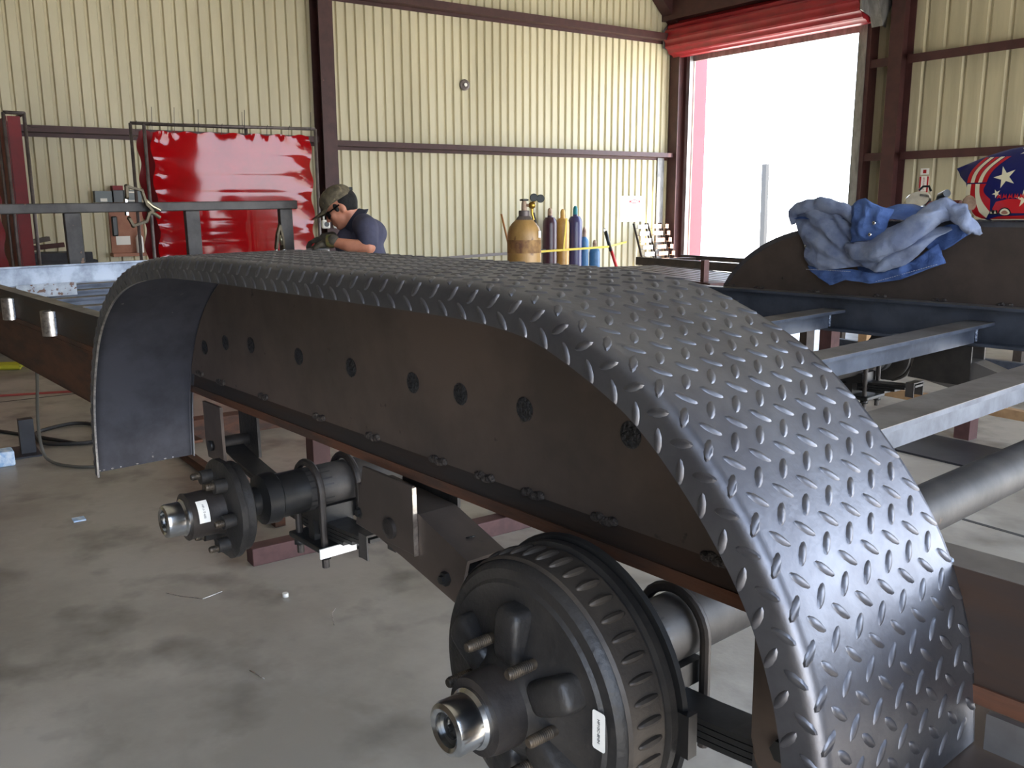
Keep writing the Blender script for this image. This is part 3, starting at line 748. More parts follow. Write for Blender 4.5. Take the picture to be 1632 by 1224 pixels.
# ---- denim shirt draped over the far fender
def sheet(outline_top, outline_bot, nu, nv, fy, th=0.004):
    """ruled sheet between two X,Z polylines; fy(x, z, s, t) gives Y"""
    def samp(P_, t):
        L = [0]
        for i in range(1, len(P_)): L.append(L[-1]+math.dist(P_[i], P_[i-1]))
        d = t*L[-1]
        for i in range(1, len(P_)):
            if d <= L[i] or i == len(P_)-1:
                k = (d-L[i-1])/max(L[i]-L[i-1], 1e-9); return (P_[i-1][0]+(P_[i][0]-P_[i-1][0])*k, P_[i-1][1]+(P_[i][1]-P_[i-1][1])*k)
    A = []; 
    for j in range(nv+1):
        t = j/nv; row = []
        for i in range(nu+1):
            s_ = i/nu; a = samp(outline_top, s_); b = samp(outline_bot, s_)
            x = a[0]+(b[0]-a[0])*t; z = a[1]+(b[1]-a[1])*t
            row.append(Vector((x, fy(x, z, s_, t), z)))
        A.append(row)
    m = MB(); m.rings(A, closed=False, cap=False)
    Bk = [[p+Vector((0, th, 0)) for p in r] for r in A]; m.rings(Bk, closed=False, cap=False)
    edge = A[0]+[r[-1] for r in A[1:]]+A[-1][::-1][1:]+[r[0] for r in A[::-1][1:-1]]
    eb = Bk[0]+[r[-1] for r in Bk[1:]]+Bk[-1][::-1][1:]+[r[0] for r in Bk[::-1][1:-1]]
    n = len(edge); m.add(edge+eb, [(i, (i+1) % n, n+(i+1) % n, n+i) for i in range(n)], True)
    return m
sh = root('denim_shirt', 'crumpled blue denim shirt draped over the edge of the far fender', 'shirt', tw((-1.55, 2.86, -0.10)))
def fold(x, z, k1, k2, amp, ph): return amp*(math.sin(k1*x+k2*z+ph)+0.5*math.sin(1.9*k1*x-1.3*k2*z+ph*2))
def crease(x, z, f, a):
    q = Vector((x*f, z*f*1.3, 3.1)); return a*(0.5-abs(noise.noise(q)))+0.4*a*(0.5-abs(noise.noise(q*2.3)))
def yin(x, z, s, t):   # inside of the body, left: fans out from the lower right
    ang = math.atan2(z+0.26, x+1.56)
    return 2.846-0.050*math.sin(PI*min(1, s*1.15))*(1-0.35*t)-0.010*math.sin(ang*22)*(1-abs(0.5-t))-crease(x, z, 16, 0.016)+0.035*max(0, s-0.6)
m = sheet([(-1.862,-.062),(-1.845,-.040),(-1.80,-.030),(-1.74,-.026),(-1.66,-.030),(-1.60,-.045),(-1.555,-.075)], [(-1.800,-.236),(-1.79,-.240),(-1.74,-.244),(-1.68,-.238),(-1.64,-.232),(-1.60,-.226),(-1.56,-.215)], 60, 50, yin)
part('body_inside', mb_tw(m), 'denim_inner', sh, ang=2)
m = MB(); pts = [(-1.866,2.835,-.085),(-1.858,2.825,-.055),(-1.835,2.82,-.034),(-1.79,2.805,-.024),(-1.74,2.80,-.022),(-1.67,2.80,-.030),(-1.62,2.79,-.05),(-1.585,2.785,-.085),(-1.57,2.78,-.13),(-1.565,2.78,-.17)]
P3 = []
for a in range(len(pts)-1):
    for b in range(6): P3.append(Vector(pts[a]).lerp(Vector(pts[a+1]), b/6))
m.tube(P3, [0.004+0.018*math.sin(PI*(0.08+0.86*k/len(P3))) for k in range(len(P3))], 16)
for v in m.v: v += noise.noise_vector(v*22)*0.010+noise.noise_vector(v*55)*0.003
part('hem_roll', mb_tw(m), 'denim_inner', sh, ang=3)
# dark inside hollow
m = sheet([(-1.66,-.10),(-1.60,-.09),(-1.56,-.14),(-1.48,-.17)], [(-1.62,-.255),(-1.56,-.262),(-1.50,-.255),(-1.43,-.235)], 20, 16, lambda x, z, s, t: 2.862-crease(x, z, 20, 0.012)); part('body_back', mb_tw(m), 'denim', sh, ang=2)
# lower flap, outside of the cloth, left tail to right corner
m = sheet([(-1.80,-.232),(-1.72,-.240),(-1.62,-.236),(-1.53,-.245),(-1.46,-.225),(-1.40,-.19),(-1.345,-.145)],
          [(-1.79,-.247),(-1.70,-.295),(-1.64,-.272),(-1.55,-.280),(-1.45,-.262),(-1.36,-.222),(-1.318,-.205)], 60, 12,
          lambda x, z, s, t: 2.838-0.022*math.sin(PI*s)-crease(x, z, 20, 0.014)-fold(x, z, 62, 20, 0.003, 2)); part('front_flap', mb_tw(m), 'denim', sh, ang=2)
m = MB()
for (a, b) in (((-1.79,-.243),(-1.62,-.243)), ((-1.53,-.272),(-1.33,-.207))):
    for k in range(26):
        t0, t1 = k/26, (k+0.6)/26; pa = Vector((a[0]+(b[0]-a[0])*t0, 2.812, a[1]+(b[1]-a[1])*t0)); pb = Vector((a[0]+(b[0]-a[0])*t1, 2.812, a[1]+(b[1]-a[1])*t1)); m.beam(pa, pb, 0.0015, 0.0012)
part('stitching', mb_tw(m), 'stitch', sh)
# twisted sleeve sweeping up to the right: fat folded tubes
for k, (pts, rr, mt) in enumerate([
    ([(-1.64,2.80,-.165),(-1.57,2.775,-.175),(-1.50,2.77,-.165),(-1.44,2.77,-.135),(-1.39,2.775,-.095),(-1.34,2.79,-.055),(-1.30,2.80,-.035),(-1.26,2.80,-.055),(-1.235,2.81,-.10),(-1.21,2.82,-.125)], [.012,.03,.036,.038,.036,.032,.030,.026,.018,.006], 'denim_inner'),
    ([(-1.60,2.79,-.14),(-1.53,2.77,-.150),(-1.46,2.765,-.125),(-1.40,2.77,-.085),(-1.35,2.785,-.045),(-1.31,2.80,-.022)], [.010,.018,.022,.022,.018,.010], 'denim_inner'),
    ([(-1.57,2.79,-.205),(-1.50,2.785,-.215),(-1.44,2.785,-.190),(-1.39,2.79,-.150),(-1.34,2.80,-.115),(-1.30,2.81,-.095)], [.010,.022,.028,.026,.020,.010], 'denim_inner'),
    ([(-1.53,2.775,-.195),(-1.47,2.765,-.175),(-1.42,2.765,-.14),(-1.38,2.775,-.10)], [.006,.014,.014,.006], 'denim_inner')]):
    m = MB(); P3 = catmull3 = []
    for i in range(len(pts)-1):
        for j in range(12):
            t = j/12; P3.append((Vector(pts[i]).lerp(Vector(pts[i+1]), t), rr[i]+(rr[i+1]-rr[i])*t))
    P3.append((Vector(pts[-1]), rr[-1]))
    m.tube([p for p, _ in P3], [r for _, r in P3], 32)
    for v in m.v:
        q = noise.noise_vector(v*14)*0.012+noise.noise_vector(Vector(((v.x*0.85+v.z*0.5)*7, v.y*34, (v.z*0.85-v.x*0.5)*38)))*0.013+noise.noise_vector(v*80)*0.002; v += q
    part('sleeve_fold', mb_tw(m), mt, sh, ang=3)
# right hanging tail in bright blue
m = sheet([(-1.40,-.14),(-1.36,-.10),(-1.31,-.085),(-1.27,-.09),(-1.245,-.105)], [(-1.36,-.175),(-1.345,-.165),(-1.325,-.165),(-1.30,-.15),(-1.26,-.118)], 24, 12, lambda x, z, s, t: 2.835-fold(x, z, 70, 10, 0.004, 0)); part('tail', mb_tw(m), 'denim', sh, ang=2)
# cuff lump with two snaps
m = sheet([(-1.60,-.028),(-1.575,-.008),(-1.545,-.002),(-1.515,-.018),(-1.49,-.030),(-1.462,-.038)], [(-1.60,-.145),(-1.575,-.140),(-1.55,-.138),(-1.52,-.134),(-1.50,-.130),(-1.485,-.120)], 30, 24,
          lambda x, z, s, t: 2.765-0.030*math.sin(PI*s)*math.sin(PI*(0.25+0.7*t))-fold(x, z, 70, 34, 0.004, 1.2)-crease(x, z, 24, 0.014)); part('cuff', mb_tw(m), 'denim', sh, ang=2)
m = MB()
for (x, z) in ((-1.500, -.080), (-1.512, -.116)): m.ball((x, 2.722, z), (0.006, 0.003, 0.006), n=10, m=6)
m.ball((-1.812, 2.835, -.165), (0.005, 0.003, 0.005), n=10, m=6)
part('snap_button', mb_tw(m), 'chrome', sh)
m = MB(); m.ball((-1.862, 2.90, -.075), (0.028, 0.03, 0.032)); part('lining', mb_tw(m), 'floor_red', sh)
# cloth resting over the top of the fender
m = MB(); rs = []
for i in range(20):
    x = -1.84+0.56*i/19; rs.append([Vector((x, 2.80+0.02*j, -0.064+0.030*math.sin(PI*(j+0.6)/13)*abs(math.sin(i*0.6+1))+(0.012 if j > 3 else 0.0)-(0.0 if j > 3 else 0.01))) for j in range(12)])
m.rings(rs, closed=False, cap=False); part('cloth_on_top', mb_tw(m), 'denim', sh, ang=2)

# ---- welding helmet printed with stars, stripes and a red roadster
he = root('welding_helmet', 'welding helmet printed with stars, stripes and an old red car, on the far fender', 'helmet', tw((-1.15, 2.98, -0.075)))
# outline in X,Z (trailer), seen from its side
HO = [(-1.345,.083),(-1.33,.060),(-1.305,.038),(-1.296,.01),(-1.300,-.02),(-1.285,-.055),(-1.255,-.088),(-1.225,-.105),(-1.20,-.1068),(-1.12,-.1065),(-1.04,-.103),(-0.98,-.08),(-0.955,-.02),(-0.96,.06),(-1.0,.115),(-1.06,.137),(-1.12,.142),(-1.18,.135),(-1.25,.117),(-1.30,.100)]
HC = Vector((-1.14, 0.01))
HO = [(a[0]+(b[0]-a[0])*k/4, a[1]+(b[1]-a[1])*k/4) for a, b in zip(HO, HO[1:]+HO[:1]) for k in range(4)]
def hY(x, z):
    dx = (x-HC.x)/0.215; dz = (z-HC.y)/0.135; r = min(1.0, (dx*dx+dz*dz)**0.5); return 2.93-0.045*math.sqrt(max(0.0, 1-r*r*0.95))
def hshell(y_far):
    m = MB(); N = len(HO); rings_ = []
    for k in range(1, 21):
        t = k/20; rings_.append([Vector((HC.x+(x-HC.x)*t, 0, HC.y+(z-HC.y)*t)) for x, z in HO])
    A = []
    for r in rings_: A.append([Vector((p.x, hY(p.x, p.z), p.z)) for p in r])
    m.rings(A, cap=False); m.add(A[0], [tuple(range(N))])
    Bk = [[Vector((HC.x+(p.x-HC.x)*s_, y, HC.y+(p.z-HC.y)*s_)) for p in A[-1]] for s_, y in ((1.0, 2.97), (1.0, 3.06), (0.93, 3.10), (0.8, 3.12))]
    m.rings([A[-1]]+Bk, cap=False); m.add(Bk[-1], [tuple(range(N))]); return m
def seat_on_fender(m):     # the helmet's underside sits on the fender top
    for v in m.v:
        if v.z < -0.05: v.z = -0.05+(v.z+0.05)*0.48
    return m
part('shell', mb_tw(seat_on_fender(hshell(0))), 'navy_print', he, ang=1.2)
def decal(polys, mt, name, off=0.0022, lab=None):
    m = MB()
    for pl in polys:
        n = len(pl); tris = []
        if n == 10: c = (sum(p[0] for p in pl)/n, sum(p[1] for p in pl)/n); tris = [(c, pl[k], pl[(k+1) % n]) for k in range(n)]
        elif n == 22:
            for k in range(10): a, b, c, d = pl[k], pl[k+1], pl[20-k], pl[21-k]; tris += [(a, b, c), (a, c, d)]
        else:
            for t in geometry.tessellate_polygon([[Vector((p[0], p[1], 0)) for p in pl]]): tris.append(tuple(pl[q] for q in t))
        for a, b, c in tris:       # split so the print follows the curve
            K = 4; idx = {}; vs = []; fs = []
            for i in range(K+1):
                for j in range(K+1-i):
                    u, v = i/K, j/K; x = a[0]+(b[0]-a[0])*u+(c[0]-a[0])*v; z = a[1]+(b[1]-a[1])*u+(c[1]-a[1])*v
                    idx[i, j] = len(vs); vs.append(Vector((x, hY(x, z)-off, z)))
            for i in range(K):
                for j in range(K-i):
                    fs.append((idx[i, j], idx[i+1, j], idx[i, j+1]))
                    if i+j < K-1: fs.append((idx[i+1, j], idx[i+1, j+1], idx[i, j+1]))
            m.add(vs, fs, True)
    o = part(name, mb_tw(seat_on_fender(m)), mt, he, fin=False)
    return o
def star(cx, cz, r, rot, sq=1.0, r2=0.36):
    return [(cx+(r if k % 2 == 0 else r*r2)*math.cos(rot+k*PI/5), cz+sq*(r if k % 2 == 0 else r*r2)*math.sin(rot+k*PI/5)) for k in range(10)]
decal([star(-1.185, .052, .034, 1.9), star(-1.128, .125, .030, 1.2, 0.5), star(-1.09, .038, .036, 1.6), star(-1.125, -.012, .026, 1.7), star(-1.01, .075, .032, 1.3), star(-1.205, .004, .014, 2.0), star(-1.03, -.005, .030, 1.0)], 'cream_print', 'printed_star')
def band(c0, c1, n=10):
    return [c0(t/n) for t in range(n+1)]+[c1(1-t/n) for t in range(n+1)]
def arcx(x0, z0, x1, z1, bulge): return lambda t: (x0+(x1-x0)*t+bulge*math.sin(PI*t), z0+(z1-z0)*t)
reds = []; crs = []
xs = [-1.300, -1.288, -1.276, -1.264, -1.252, -1.238]
for i in range(5):
    a = arcx(xs[i]+0.0, .038, xs[i]+0.045+0.004*i, .112, -0.013); b = arcx(xs[i+1], .038, xs[i+1]+0.045+0.004*i, .112, -0.013)
    (reds if i % 2 == 0 else crs).append(band(a, b))
zs_ = [(-1.298, .034), (-1.285, .034), (-1.272, .034), (-1.258, .034), (-1.238, .034)]
ze = [(-1.292, -.045), (-1.268, -.078), (-1.236, -.088), (-1.222, -.050), (-1.222, -.012)]
for i in range(4):
    a = arcx(*zs_[i], *ze[i], -0.006-0.002*i); b = arcx(*zs_[i+1], *ze[i+1], -0.008-0.002*i)
    (crs if i % 2 == 0 else reds).append(band(a, b))
reds.append([(-1.288,-.048),(-1.262,-.074),(-1.240,-.094),(-1.252,-.092),(-1.28,-.062)])
reds.append([(-1.228,-.094),(-1.05,-.092),(-1.02,-.072),(-1.11,-.070),(-1.20,-.078)])
crs.append([(-1.22,-.103),(-1.03,-.099),(-1.04,-.092),(-1.225,-.0945)])
# the car: body, bonnet, mudguards
reds.append([(-1.205,-.02),(-1.17,-.012),(-1.12,-.014),(-1.115,.004),(-1.06,.004),(-1.05,-.018),(-1.02,-.03),(-1.02,-.058),(-1.21,-.058),(-1.215,-.04)])
decal(reds, 'red_print', 'printed_stripe', 0.0020); decal(crs, 'cream_print', 'printed_stripe', 0.0023)
def disc(cx, cz, r, n=16): return [(cx+r*math.cos(2*PI*k/n), cz+r*math.sin(2*PI*k/n)) for k in range(n)]
for q in (-1.178, -1.075):
    decal([disc(q, -.055, .0185)], 'regulator_black', 'printed_wheel', 0.0030); decal([disc(q, -.055, .0150)], 'cream_print', 'printed_wheel', 0.0036); decal([disc(q, -.055, .0095)], 'board_brown', 'printed_wheel', 0.0042)
decal([[(-1.228,-.066),(-1.218,-.045),(-1.200,-.045),(-1.197,-.067)]], 'regulator_black', 'printed_grille', 0.0030)
decal([[(-1.11,-.012),(-1.108,-.001),(-1.07,-.001),(-1.066,-.012)]], 'regulator_black', 'printed_window', 0.0030)
decal([[(-1.222,-.060),(-1.218,-.046),(-1.214,-.060)]], 'cream_print', 'printed_lamp', 0.0036); decal([[(-1.21,-.060),(-1.206,-.044),(-1.202,-.060)]], 'cream_print', 'printed_lamp', 0.0036)
decal([[(-1.203+0.016*k, -.012), (-1.199+0.016*k, .004), (-1.195+0.016*k, -.004), (-1.191+0.016*k, .004), (-1.189+0.016*k, -.012), (-1.196+0.016*k, -.007)] for k in range(5)], 'red_print', 'printed_lettering', 0.0028)
m = MB(); m.lathe([(0.024, 0), (0.024, 0.010), (0.019, 0.014), (0.006, 0.015)], (-1.285, 2.905, -.022), (0, -1, 0), 12); part('adjuster_knob', mb_tw(m), 'cap_tan', he)
m = MB(); m.tube([(-1.36, 2.93, -.030), (-1.33, 2.92, -.034), (-1.30, 2.92, -.028)], [0.004, 0.007, 0.006], 8); part('headband', mb_tw(m), 'boot', he)

# ---- angle grinder behind the shirt
gr = root('angle_grinder', 'angle grinder with a shiny guard half hidden behind the denim shirt', 'grinder', tw((-1.47, 3.0, -0.075)))
m = MB(); m.tube([(-1.50, 3.0, -.040), (-1.46, 3.0, -.040), (-1.40, 3.0, -.036), (-1.36, 3.0, -.034)], [.022, .024, .022, .020], 16); part('body', mb_tw(m), 'floor_red', gr)
m = MB(); m.lathe([(0.042, 0), (0.042, 0.012), (0.036, 0.018)], (-1.50, 3.0, -.022), (0.1, -0.5, 0.5), 28); part('guard', mb_tw(m), 'chrome', gr)
m = MB(); m.tube([(-1.42, 2.97, -.018), (-1.395, 2.93, 0.0), (-1.36, 2.90, .008)], [.010, .010, .012], 12); part('side_handle', mb_tw(m), 'regulator_black', gr)
m = MB(); m.tube([(-1.50, 3.0, .02), (-1.487, 3.0, .032), (-1.468, 3.0, .032), (-1.46, 3.0, .016)], .004, 8); part('trigger_lever', mb_tw(m), 'regulator_black', gr)

# ---- locking C-clamps on the front rack
def clamp(name, label, pts_u, pts_l, jaw, handles, cat='clamp'):
    c = root(name, label, cat, tw(pts_l[0]))
    m = MB()
    for P_ in (pts_u, pts_l):
        for a, b in zip(P_[:-1], P_[1:]): m.beam(a, b, 0.014, 0.030, up=(1, 0, 0.01))
        for p in P_: m.ball(p, 0.013, n=8, m=6)
    part('jaw_arm', mb_tw(m), 'olive_steel', c)
    m = MB()
    for P_ in handles: m.tube(P_, 0.011, 10)
    part('handle', mb_tw(m), 'clamp_handle', c)
    m = MB()
    for p in jaw: m.lathe([(0.013, 0), (0.013, 0.02)], p, (0, 0, 1), 12)
    part('pad', mb_tw(m), 'chrome', c); return c
xc = -5.74
clamp('locking_clamp', 'large locking C-clamp gripping the top tube of the front rack', [(xc, 1.755, .075), (xc, 1.757, .140), (xc, 1.845, .115), (xc, 1.865, .03), (xc, 1.90, -.01)],
      [(xc, 1.755, -.05), (xc, 1.775, -.095), (xc, 1.855, -.07), (xc, 1.875, -.02), (xc, 1.90, -.01)], [(xc-0.04, 1.757, .046), (xc-0.04, 1.757, -.032)],
      [[(xc, 1.845, .115), (xc, 1.858, .06), (xc, 1.90, .02), (xc, 1.945, -.005)], [(xc, 1.88, -.01), (xc, 1.915, -.03), (xc, 1.94, -.05)]])
clamp('locking_clamp', 'small locking clamp standing on the header beside the right post', [(xc-.02, 2.70, -.27), (xc-.02, 2.715, -.18), (xc-.02, 2.735, -.12)], [(xc-.02, 2.755, -.275), (xc-.02, 2.75, -.2), (xc-.02, 2.735, -.12)],
      [(xc-.02, 2.70, -.30), (xc-.02, 2.755, -.30)], [[(xc-.02, 2.705, -.25), (xc-.02, 2.725, -.17)], [(xc-.02, 2.745, -.25), (xc-.02, 2.735, -.18)]])

# ================================================================== PERSON
# local frame: a = to the picture's right, c = away, z up, at the far corner of the trailer front
PO = Vector((-5.70, 2.67, 0)); ER = Vector((0.577, 0.817, 0)).normalized(); EF = Vector((-0.817, 0.577, 0)).normalized()
def pp(a, c, z): return PO+ER*a+EF*c+Vector((0, 0, z))
def px(x, y, c=0.0): return pp((x-560)*0.00431*(1+c/6.2), c, 1.5-(y-324)*0.00431*(1+c/6.2))
def limb(m, pts, rs, n=14):
    for i in range(len(pts)-1):
        a, b = Vector(pts[i]), Vector(pts[i+1]); k = 6
        m.tube([a.lerp(b, j/k) for j in range(k+1)], [rs[i]+(rs[i+1]-rs[i])*j/k for j in range(k+1)], n)
    for p, r in zip(pts, rs): m.ball(p, r, n=14, m=10)
person = root('person', 'man in camouflage cap, sunglasses, dark polo shirt and work gloves leaning over the trailer front', 'person', tuple(pp(0.1, 0.1, 0)))
neck = px(566, 350); headc = px(549, 331); sh_l = px(593, 361, -0.12); sh_r = px(568, 362, 0.22); el_l = px(599, 391, -0.20); wr_l = px(536, 381, -0.16)
el_r = px(560, 396, 0.22); wr_r = px(522, 376, 0.10)
hip = pp(0.20, 0.08, 0.93)
m = MB()
HM = 1.10*Matrix((ER, EF, Vector((0, 0, 1)))).transposed() @ Matrix.Rotation(math.radians(-32), 3, 'Y')   # head frame, tipped down to the left
def hd(x, y, z): return headc + HM @ Vector((x, y, z))
m.ball(hd(0.012, 0, 0.030), (0.098, 0.076, 0.100), HM, 20, 14)
m.ball(hd(-0.030, 0, -0.035), (0.062, 0.058, 0.072), HM, 16, 12)
m.ball(hd(-0.062, 0, -0.088), (0.028, 0.030, 0.022), HM, 12, 8)
m.tube([hd(-0.080, 0, 0.022), hd(-0.108, 0, -0.018), hd(-0.100, 0, -0.030)], [0.010, 0.016, 0.013], 10)
m.ball(hd(-0.108, 0, -0.022), (0.013, 0.016, 0.011), HM, 10, 8)
m.ball(hd(-0.088, 0, -0.052), (0.012, 0.022, 0.007), HM, 10, 8); m.ball(hd(-0.085, 0, -0.064), (0.012, 0.020, 0.008), HM, 10, 8)
m.ball(hd(-0.078, 0, 0.045), (0.02, 0.055, 0.012), HM, 12, 8)
for s_ in (-1, 1):
    m.ball(hd(0.022, s_*0.074, -0.008), (0.018, 0.008, 0.031), HM, 12, 8); m.ball(hd(0.014, s_*0.074, -0.034), (0.009, 0.007, 0.010), HM, 8, 6)
    m.ball(hd(-0.055, s_*0.040, -0.018), (0.026, 0.022, 0.028), HM, 10, 8)
limb(m, [hd(0.035, 0, -0.04), neck, px(578, 356, 0.05)], [0.056, 0.056, 0.075])
limb(m, [px(582, 373, 0.04), px(582, 397, 0.04), pp(0.13, 0.05, 1.05), hip], [0.10, 0.11, 0.115, 0.12])
limb(m, [sh_l, el_l, px(566, 388, -0.19), wr_l], [0.062, 0.046, 0.043, 0.028]); limb(m, [sh_r, el_r, wr_r], [0.058, 0.045, 0.027])
for s_ in (-1, 1):
    limb(m, [hip+EF*(0.10*s_), pp(0.14, 0.08+0.12*s_, 0.50), pp(0.20, 0.08+0.13*s_, 0.09)], [0.088, 0.062, 0.042])
    limb(m, [pp(0.22, 0.08+0.13*s_, 0.05), pp(0.06, 0.08+0.14*s_, 0.04)], [0.042, 0.036])
bake('body', m, 'skin', 0.0085, 5, person)
# polo shirt
m = MB(); limb(m, [px(577, 360, 0.05), px(583, 374, 0.04), px(582, 396, 0.03), pp(0.12, 0.05, 1.08), hip+Vector((0, 0, 0.04))], [0.085, 0.125, 0.135, 0.14, 0.145], 18)
m.ball(px(588, 370, 0.03), (0.115, 0.14, 0.11)); m.ball(px(562, 387, 0.03), (0.10, 0.12, 0.13))
limb(m, [px(586, 357, -0.06), sh_l, sh_l.lerp(el_l, 0.72)], [0.08, 0.080, 0.068], 16); limb(m, [px(573, 358, 0.14), sh_r, sh_r.lerp(el_r, 0.72)], [0.075, 0.072, 0.06], 16)
bake('polo_shirt', m, 'shirt_cloth', 0.011, 5, person)
m = MB(); ncd = (neck-hd(0.03, 0, -0.04)).normalized()
cc = px(569, 350, 0.02); u_, v_ = m.frame((px(585, 362, 0.03)-px(560, 345, 0.02)).normalized()); dd = (px(585, 362, 0.03)-px(560, 345, 0.02)).normalized()
rs = []
for r_, h_ in ((0.070, -0.030), (0.086, -0.020), (0.100, 0.012), (0.118, 0.034), (0.110, 0.036), (0.090, 0.012), (0.066, -0.014)):
    rs.append([cc+dd*h_+(u_*math.cos(2*PI*j/24)+v_*math.sin(2*PI*j/24))*r_ for j in range(24)])
m.rings(rs, cap=False); part('collar', m, 'collar_cloth', person)
m = MB()
for s_ in (-1, 1): limb(m, [hip+EF*(0.095*s_)+Vector((0, 0, 0.02)), pp(0.14, 0.08+0.12*s_, 0.50), pp(0.20, 0.08+0.13*s_, 0.10)], [0.12, 0.092, 0.075], 16)
m.ball(hip+Vector((0, 0, 0.02)), (0.14, 0.16, 0.11)); bake('jeans', m, 'jeans', 0.014, 4, person)
for s_ in (-1, 1):
    m = MB(); limb(m, [pp(0.22, 0.08+0.13*s_, 0.058), pp(0.12, 0.08+0.135*s_, 0.055), pp(0.04, 0.08+0.14*s_, 0.045)], [0.052, 0.05, 0.042]); m.ball(pp(0.20, 0.08+0.13*s_, 0.11), 0.055)
    bake('boot', m, 'boot', 0.012, 3, person)
# hair below the cap, at the back
m = MB(); m.ball(hd(0.038, 0, 0.026), (0.084, 0.0785, 0.088), HM, 24, 16); m.ball(hd(0.062, 0, -0.018), (0.040, 0.058, 0.044), HM, 16, 10)
for s_ in (-1, 1): m.ball(hd(-0.012, s_*0.070, 0.012), (0.018, 0.009, 0.030), HM, 10, 8)
bake('hair', m, 'hair', 0.007, 3, person)
# cap: crown, brim, strap
m = MB()
rs = []
for k in range(9):
    t = k/8*PI/2; rr = math.cos(t)
    rs.append([hd(0.004, 0, 0.062)+HM @ Vector((0.112*max(rr, 0.02)*math.cos(2*PI*j/28), 0.094*max(rr, 0.02)*math.sin(2*PI*j/28), -0.018+0.100*math.sin(t)**0.8 if t > 0 else -0.018)) for j in range(28)])
m.rings(rs, cap=True); cap = part('cap_crown', m, 'cap_camo', person, ang=1.5)
m = MB(); A = []; Bb = []
for i in range(13):
    ph = math.radians(-68+136*i/12); inner = hd(0.004, 0, 0.044)+HM @ Vector((-0.106*math.cos(ph), 0.088*math.sin(ph), 0))
    outer = hd(0.004, 0, 0.044)+HM @ Vector((-0.106*math.cos(ph)-0.085*math.cos(ph*0.9), 0.094*math.sin(ph), -0.004-0.022*(math.sin(ph)**2)))
    A.append([inner, inner.lerp(outer, 0.5)+Vector((0, 0, 0.004)), outer, outer-Vector((0, 0, 0.004)), inner.lerp(outer, 0.5), inner-Vector((0, 0, 0.004))])
m.rings(A); part('cap_brim', m, 'cap_camo', person, ang=1.5)
m = MB(); m.beam(hd(0.108, 0.02, 0.066), hd(0.122, -0.02, 0.064), 0.02, 0.02); part('cap_strap', m, 'regulator_black', person)
m = MB()
for s_ in (-1, 1):
    pts = [hd(-0.097, s_*0.010, 0.012), hd(-0.092, s_*0.035, 0.008), hd(-0.072, s_*0.060, 0.010)]
    lo = [hd(-0.100, s_*0.012, -0.010), hd(-0.090, s_*0.040, -0.022), hd(-0.070, s_*0.064, -0.010)]
    up_ = [q+HM @ Vector((0, 0, 0.012)) for q in pts]
    rs = [[a_, b_, b_+HM @ Vector((0.006, -s_*0.004, 0)), a_+HM @ Vector((0.006, -s_*0.004, 0))] for a_, b_ in zip(up_, lo)]
    m.rings(rs, smooth=False); m.beam(hd(-0.072, s_*0.064, 0.012), hd(0.015, s_*0.084, 0.016), 0.004, 0.009)
part('sunglasses', m, 'glasses', person)
# gloves: palm, five fingers each, curled over the offcut
def glove(wr, tips_dir, side, c0):
    m = MB(); palm = wr+tips_dir*0.055+Vector((0, 0, -0.012)); sd = tips_dir.cross(Vector((0, 0, 1))).normalized()*side
    mm_ = Matrix((tips_dir, sd, tips_dir.cross(sd))).transposed()
    m.ball(palm, (0.055, 0.046, 0.026), mm_, 16, 10); limb(m, [wr-tips_dir*0.03, wr+tips_dir*0.02], [0.040, 0.036])
    for k, (o_, L_) in enumerate(((-0.034, 0.060), (-0.012, 0.072), (0.012, 0.068), (0.034, 0.052))):
        b = palm+tips_dir*0.038+sd*o_; j1 = b+tips_dir*L_*0.45+Vector((0, 0, -0.010)); j2 = j1+tips_dir*L_*0.22+Vector((0, 0, -0.026)); j3 = j2+tips_dir*0.002+Vector((0, 0, -0.024))
        limb(m, [b, j1, j2, j3], [0.0135, 0.0125, 0.0115, 0.0100], 10)
    t0 = palm-tips_dir*0.005-sd*0.040; t1 = t0+tips_dir*0.030-sd*0.016+Vector((0, 0, -0.018)); t2 = t1+tips_dir*0.026+Vector((0, 0, -0.020)); limb(m, [palm-tips_dir*0.02-sd*0.02, t0, t1, t2], [0.018, 0.0155, 0.0135, 0.0115], 10)
    return m
tdl = (px(505, 388, -0.10)-wr_l).normalized()
bake('glove', glove(wr_l, tdl, 1, 0), 'glove', 0.005, 3, person)
tdr = (px(500, 378, 0.10)-wr_r).normalized()
bake('glove', glove(wr_r, tdr, -1, 0), 'glove', 0.005, 3, person)
m = MB(); m.tube([wr_l+ER*0.035, wr_l+ER*0.0, wr_l-ER*0.02], [0.044, 0.042, 0.038], 16); part('glove_cuff', m, 'cuff', person)
# offcut under his hands: a box section with a plate over it
oc = root('box_section_offcut', 'short box-section steel piece held under the gloved hands', 'steel offcut', tuple(px(516, 412)))
q0 = px(504, 398, -0.10); L_ = EF*0.30
def hollow(c, hw, hh, t):
    m = MB(); u = ER; w_ = Vector((0, 0, 1))
    for (a0, a1, b0, b1) in ((-hw, hw, hh-t, hh), (-hw, hw, -hh, -hh+t), (-hw, -hw+t, -hh, hh), (hw-t, hw, -hh, hh)):
        vs = [c+u*a+w_*b+EF*e for e in (0, 0.26) for a, b in ((a0, b0), (a1, b0), (a1, b1), (a0, b1))]
        m.add(vs, [(0, 1, 2, 3), (7, 6, 5, 4), (0, 4, 5, 1), (1, 5, 6, 2), (2, 6, 7, 3), (3, 7, 4, 0)])
    return m
part('box_tube', hollow(px(512, 402, -0.08), 0.032, 0.034, 0.006), 'galvanised', oc)
part('top_plate', MB().beam(px(500, 393, -0.05), px(532, 392.5, -0.05), 0.24, 0.010), 'galvanised', oc)
part('side_plate', MB().beam(px(525, 404, 0.0), px(525.5, 404, 0.2), 0.012, 0.06), 'black_plate', oc)

